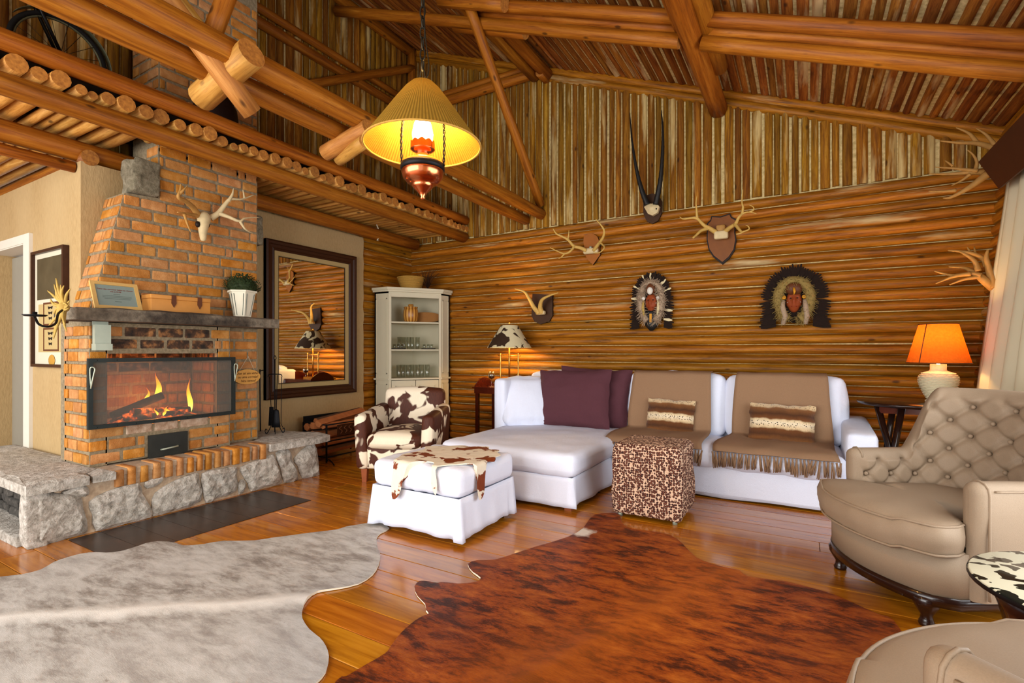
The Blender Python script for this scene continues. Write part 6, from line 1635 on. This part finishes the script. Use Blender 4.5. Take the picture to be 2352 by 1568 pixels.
mb = MB().tube([(0.05, -0.03, 0.62), (0.04, -0.04, 0.26)], 0.007, 6); mb.lathe([(0.075, 0.07), (0.065, 0.13), (0.055, 0.22), (0.045, 0.25), (0.012, 0.26)], 14, (0.035, -0.045, 0), M=Matrix.Diagonal((1, .45, 1))).build('brush', M['iron'], ft_)
MB().tube([(0.10, 0.02, 0.60), (0.085, 0.04, 0.10), (0.11, 0.05, 0.06)], 0.006, 6).build('poker', M['iron'], ft_)
pk = MB().tube(spline([tuple(PX(598, 990, -4.80)), tuple(PX(597, 860, -4.80)), tuple(PX(598, 852, -4.80)), tuple(PX(605, 850, -4.82))], 4), 0.006, 6)
tag(pk.build('poker_rod', M['iron']), 'thin black iron rod leaning at the edge of the brick pier', 'poker')
# wall sconce: husk flower with iron arm
sc = thing('candle_sconce', 'iron candle arm with a dried yellow husk flower beside the mantel', 'sconce')
Ys = 1.45; cc_ = PY(150, 706, Ys)
R4 = random.Random(9)
for k in range(22):
    a = 2 * math.pi * k / 22 + R4.random() * 0.25; L_ = 0.09 + 0.075 * R4.random() + (0.05 if math.sin(a) > 0.3 or math.sin(a) < -0.7 else 0)
    d = Vector((math.cos(a) * 1.15, -0.25 - 0.3 * R4.random(), math.sin(a))); e = Vector((d.x * L_, d.y * L_ * 0.6, d.z * L_)); pr = Vector((-math.sin(a), 0, math.cos(a))) * 0.012
    b0 = cc_ + e * 0.15
    MB().tube(spline([b0, cc_ + e * 0.6 + Vector((0, -0.01, 0)), cc_ + e + pr * R4.uniform(-3, 3.0)], 3), [0.008, .009, .010, .009, .007, .005, .003], 6).build('husk', M['husk'], sc)
MB().ball(tuple(cc_ + Vector((0, -0.01, 0))), (0.035, 0.035, 0.035), 0, 7).build('flower_centre', M['husk'], sc)
arm = [PY(u, v, y_) for (u, v, y_) in ((143, 712, 1.42), (133, 722, 1.38), (128, 742, 1.34), (110, 750, 1.28), (90, 745, 1.24), (82, 732, 1.22), (80, 727, 1.21))]
MB().tube(spline(arm, 5), 0.007, 7).build('arm', M['iron'], sc)
MB().lathe([(0.0001, 0.0), (0.05, 0.002), (0.062, 0.012), (0.050, 0.010), (0.012, 0.008), (0.012, 0.03), (0.001, 0.031)], 18, tuple(arm[-1])).build('drip_plate', M['iron'], sc)
# framed print on the hall wall, butterfly frames reflected in it built as shapes
pc = thing('framed_print', 'tall framed print on the hall wall with reflected butterfly frames modelled in', 'picture', (-5.62, 1.748, 1.67))
hw_, hh_ = 0.345, 0.508; mb = MB().rect(-hw_, hw_, -hh_, hh_, 0.025, 0.045, lambda a, b, c: (a, c, b))
mb.build('frame', M['dark_frame'], pc)
MB().box((0, 0.008, 0), (2 * hw_ - .04, 0.01, 2 * hh_ - .04)).build('mount', M['print_paper'], pc)
MB().box((0.0, 0.001, 0.26), (2 * hw_ - .16, 0.003, 0.36)).build('plate', M['print_dark'], pc)
MB().box((0.03, 0.001, -0.17), (2 * hw_ - .16, 0.003, 0.42)).build('plate', M['frame_liner'], pc)
for z_ in (-0.05, -0.27):
    mb = MB().rect(-.12, .2, z_ - .1, z_ + .1, .015, .003, lambda a, b, c: (a, c - .002, b))
    mb.build('reflected_frame', M['leather_brown'], pc)
    for k in range(3):
        w_ = 0.05 - k * .008; zz = z_ + 0.05 - k * 0.045
        MB().add([(0.03 - w_, -.004, zz + .015), (0.03 - w_ * .7, -.004, zz - .012), (0.03, -.004, zz), (0.03 + w_ * .7, -.004, zz - .012), (0.03 + w_, -.004, zz + .015), (0.03, -.004, zz + .008)], [(0, 1, 2, 5), (5, 2, 3, 4)], 0, False).build('reflected_insect', M['shield_edge'], pc)
MB().ball((0.05, 0.0, -0.45), (0.07, 0.002, 0.05), 0, 7).build('seal', M['print_ochre'], pc)

# firewood rack
rk = thing('firewood_rack', 'black iron firewood rack under the mirror', 'rack', (-4.93, 4.28, 0))
for x in (-.2, .2):
    for y in (-.36, .36): MB().tube([(x, y, 0.02), (x, y, 0.46)], 0.012, 7).build('post', M['iron'], rk)
for z_ in (0.08, 0.26, 0.45):
    for x in (-.2, .2): MB().tube([(x, -.36, z_), (x, .36, z_)], 0.008, 6).build('rail', M['iron'], rk)
for y in (-.36, .36):
    for z_ in (0.08, .45): MB().tube([(-.2, y, z_), (.2, y, z_)], 0.008, 6).build('end_rail', M['iron'], rk)
MB().box((0.205, 0.05, 0.37), (0.01, 0.52, 0.13)).build('front_panel', M['dark_frame'], rk)
for k in range(7):
    y = -0.17 + k * 0.07
    MB().tube(spline([(0.215, y, .33), (0.222, y + .02, .36), (0.215, y - .015, .39), (0.215, y + .02, .415)], 4), 0.006, 5).build('scroll', M['leather_brown'], rk)
for s_ in (-.36, .36): MB().tube(spline([(.2, s_, .03), (.24, s_, .06), (.30, s_, .03), (.33, s_, .004)], 4), 0.008, 6).build('scroll_foot', M['iron'], rk)
MB().box((-.205, 0, .3), (0.006, .72, .45)).build('back_sheet', M['iron'], rk)
R5 = random.Random(3); k = 0
for lay, (z_, xs_) in enumerate(((0.14, (-.13, -.02, .09)), (0.235, (-.12, 0, .11)), (0.33, (-.13, -.02, .09)), (0.425, (-.10, .03, .13)), (0.50, (-.04, .06)))):
    for ix, x in enumerate(xs_):
        L_ = 0.58 + 0.22 * R5.random(); y_ = R5.uniform(-.05, .05); r = 0.042 + 0.012 * R5.random(); ph = R5.random() * 2; tilt = R5.uniform(-.05, .05) + (0.10 if z_ > 0.45 else 0)
        cs_ = [(r * math.cos(ph + t), r * 0.85 * math.sin(ph + t)) for t in (0, 1.0, 2.0, 2.9, 4.2)]
        mb = MB(); mb.add([(a, -L_ / 2, b) for a, b in cs_] + [(a * .95, L_ / 2, b * .95) for a, b in cs_], [(0, 1, 2, 3, 4), (9, 8, 7, 6, 5)] + [(q, 5 + q, 5 + (q + 1) % 5, (q + 1) % 5) for q in range(5)], 0, False)
        mb.m = [0, 0, 1, 1, 0, 0, 0]
        o = mb.build('split_firewood', [M['split_wood'], M['bark']], None, (-4.93 + x, 4.28 + y_, z_)); o.rotation_euler = (tilt, 0, R5.uniform(-.08, .08)); k += 1
        tag(o, 'split log in the %s layer of the firewood rack, %s' % (['lowest', 'second', 'third', 'fourth'][lay], ['wall side', 'in the middle', 'room side'][ix]) if z_ < 0.45 else ('split log lying topmost on the rack near the wall' if x < 0 else 'split log lying topmost on the rack near the room'), 'firewood', 'split logs in the firewood rack')

# ---------------------------------------------------------------- pendant oil lamp
pd = thing('pendant_lamp', 'copper oil lamp pendant with a wide string shade on a chain', 'pendant lamp', (-1.572, 1.862, 0))
MB().lathe([(0.276, 2.278), (0.27, 2.288), (0.20, 2.385), (0.13, 2.485), (0.085, 2.545), (0.055, 2.575), (0.028, 2.588)], 72, caps=False).build('shade', M['string_shade'], pd)
MB().tube([(0.276 * math.cos(a), 0.276 * math.sin(a), 2.278) for a in [2 * math.pi * i / 60 for i in range(60)]], 0.005, 6, closed=True).build('shade_rim', M['basket'], pd)
MB().lathe([(0.0001, 2.02), (0.012, 2.026), (0.009, 2.036), (0.022, 2.055), (0.045, 2.078), (0.052, 2.088), (0.050, 2.094), (0.072, 2.10), (0.093, 2.125), (0.100, 2.152), (0.098, 2.165)], 36).build('copper_bowl', M['copper'], pd)
MB().lathe([(0.099, 2.160), (0.1045, 2.163), (0.1045, 2.186), (0.098, 2.189)], 36, caps=False).build('band', M['iron'], pd)
MB().lathe([(0.098, 2.186), (0.088, 2.202), (0.06, 2.216), (0.035, 2.222), (0.033, 2.235)], 36).build('font', M['orange_glass'], pd)
MB().lathe([(0.033, 2.230), (0.030, 2.245), (0.042, 2.250), (0.056, 2.258), (0.058, 2.262), (0.046, 2.264), (0.03, 2.266)], 30).build('burner', M['copper'], pd)
mb = MB(); n = 60
vs = []
for i in range(n):
    a = 2 * math.pi * i / n; vs += [(0.0575 * math.cos(a), 0.0575 * math.sin(a), 2.260), (0.0575 * math.cos(a), 0.0575 * math.sin(a), 2.288 + 0.010 * abs(math.sin(a * 5)))]
mb.add(vs, [(2 * i, 2 * ((i + 1) % n), 2 * ((i + 1) % n) + 1, 2 * i + 1) for i in range(n)], 0, True); mb.build('gallery', M['copper'], pd)
MB().lathe([(0.030, 2.264), (0.046, 2.30), (0.050, 2.335), (0.042, 2.375), (0.030, 2.41), (0.028, 2.43)], 28).build('glass_chimney', M['lamp_glass'], pd)
for s in (0.35, 0.35 + math.pi):
    P_ = [(0.104 * math.cos(s), 0.104 * math.sin(s), 2.175), (0.107 * math.cos(s), 0.107 * math.sin(s), 2.30), (0.095 * math.cos(s), 0.095 * math.sin(s), 2.42), (0.03 * math.cos(s), 0.03 * math.sin(s), 2.57)]
    mb = MB(); Q = spline(P_, 14)
    for ph in (0, math.pi): mb.tube([q_ + Vector((math.cos(i * 0.9 + ph), math.sin(i * 0.9 + ph), 0)) * 0.004 for i, q_ in enumerate(Q)], 0.0032, 5)
    mb.build('twisted_hanger', M['iron'], pd)
lk = None
for k in range(40):
    if lk is None: lk = MB().tube([(0.012 * math.cos(a), 0, 0.030 * math.sin(a)) for a in [2 * math.pi * i / 14 for i in range(14)]], 0.0042, 6, closed=True).build('chain_link', M['chain'], pd); o = lk
    else: o = lk.copy(); COL.objects.link(o)
    o.location = (0, 0, 2.615 + k * 0.0505); o.rotation_euler = (0.06 * math.sin(k * 2.1), 0, (k % 2) * math.pi / 2 + 0.3)
MB().tube(spline([(0.02, 0, 2.59), (0.03, .01, 2.66), (0.01, 0, 2.9), (0.015, 0, 3.6), (0.01, 0, 4.55)], 5), 0.003, 5).build('flex', M['chain'], pd)
point('pendant_light', (-1.572, 1.862, 2.46), 44, (1.0, 0.60, 0.20), 0.05)

# ---------------------------------------------------------------- pelmet and curtain
plm = MB(); P1, P2 = Vector((1.18, 5.22, 2.775)), Vector((1.298, 5.22, 2.547)); tn = Vector((0.24, 0, 0.12)).normalized() * 0.03
q4 = [P1, P2, P2 + tn, P1 + tn]
plm.add([tuple(v) for v in q4] + [(v.x, 0.4, v.z) for v in q4], [(0, 1, 2, 3), (7, 6, 5, 4), (0, 4, 5, 1), (1, 5, 6, 2), (2, 6, 7, 3), (3, 7, 4, 0)], 0, False)
plm.box((1.40, 2.8, 2.70), (0.16, 4.8, 0.04))
tag(plm.build('curtain_pelmet', M['pelmet']), 'dark brown sloping pelmet board above the cream curtain', 'pelmet')
cu = MB()
def cfn(u, v):
    z = lerp(0.02, 2.66, v); e = lerp(5.66, 5.46, sstep(0.3, 1.0, v)); y = lerp(4.25, e, u)
    x = 1.185 + 0.085 * z + 0.035 * math.sin(u * 34 + 0.8 * math.sin(v * 2)) * (0.7 + 0.3 * (1 - v)) + 0.01 * ns(u * 9, v * 3)
    return (x, y, z), (-1, 0, 0)
cu.sheet(cfn, 90, 24, 0.003)
tag(cu.build('curtain', M['curtain']), 'cream floor length curtain hanging beside the log wall', 'curtain')

# ---------------------------------------------------------------- on the loft
bc = thing('bicycle', 'old black bicycle standing on the loft', 'bicycle')
Xb = -4.85; hub = PX(138, 178, Xb)
Rw = (PX(138, 92, Xb) - hub).z * 1.0
circ = lambda c, r, n=48, a0=0.0, a1=2 * math.pi: [c + Vector((0, r * math.cos(a), r * math.sin(a))) for a in [lerp(a0, a1, i / n) for i in range(n)]]
hub.z = 3.24 + Rw
MB().tube(circ(hub, Rw), 0.018, 8, closed=True).build('tyre', M['tyre'], bc)
MB().tube(circ(hub, Rw - 0.02), 0.009, 6, closed=True).build('rim', M['fender'], bc)
for k in range(18):
    a = 2 * math.pi * k / 18; MB().tube([hub, hub + Vector((0.01 * (-1) ** k, math.cos(a) * (Rw - .02), math.sin(a) * (Rw - .02)))], 0.0018, 4).build('spoke', M['chain'], bc)
fd = MB(); fd.sheet(lambda u, v: ((hub + Vector(((v - .5) * 0.06, (Rw + .035) * math.cos(lerp(-.12, 2.5, u)), (Rw + .035) * math.sin(lerp(-.12, 2.5, u))))), (0, math.cos(lerp(-.12, 2.5, u)), math.sin(lerp(-.12, 2.5, u)))), 36, 4, 0.004); fd.build('mudguard', M['fender'], bc)
top = hub + Vector((0, -0.28, 0.62)); MB().tube([hub + Vector((.03, 0.0, 0)), hub + Vector((.03, -.17, .38)), top], 0.013, 8).tube([hub + Vector((-.03, 0.0, 0)), hub + Vector((-.03, -.17, .38)), top], 0.013, 8).build('fork', M['black_paint'], bc)
rear = hub + Vector((0, -1.05, 0)); bb = hub + Vector((0, -0.60, -0.05)); seat_ = hub + Vector((0, -0.75, 0.50)); hd = hub + Vector((0, -.20, .44))
for a, b in ((hd, bb), (hd, seat_), (bb, seat_), (bb, rear), (seat_, rear)): MB().tube([a, b], 0.014, 8).build('frame_tube', M['black_paint'], bc)
MB().tube(circ(rear, Rw), 0.018, 8, closed=True).build('tyre', M['tyre'], bc)
MB().tube([top + Vector((.26, -.12, .06)), top + Vector((.2, 0, .08)), top, top + Vector((-.2, 0, .08)), top + Vector((-.26, -.12, .06))], 0.012, 8).build('handlebar', M['black_paint'], bc)
for s in (-.03, .03): MB().tube([hub + Vector((s, -.06, .42)), hub + Vector((s, -.36, .62))], 0.008, 6).build('carrier_rail', M['black_paint'], bc)
for k in range(4): MB().tube([hub + Vector((-.03, -.10 - k * .075, .447 + k * .05)), hub + Vector((.03, -.10 - k * .075, .447 + k * .05))], 0.006, 6).build('carrier_bar', M['black_paint'], bc)
MB().ball(tuple(top + Vector((0, .16, .02))), (0.10, 0.09, 0.09), 0, 8).build('headlamp', M['black_paint'], bc)
kt = thing('kettle', 'big dark iron pot with wire handle standing on the loft by the chimney', 'pot', tuple(PX(495, 262, -4.545).xy) + (3.22,))
MB().lathe([(0.0001, 0), (0.13, 0.0), (0.17, 0.05), (0.182, 0.16), (0.17, 0.25), (0.14, 0.30), (0.15, 0.32), (0.13, 0.32), (0.0001, 0.30)], 28).build('body', M['kettle'], kt)
MB().tube(spline([(0, -.17, .30), (0, -.15, .40), (0, 0, .46), (0, .15, .40), (0, .17, .30)], 5), 0.006, 6).build('wire_handle', M['galvanised'], kt)
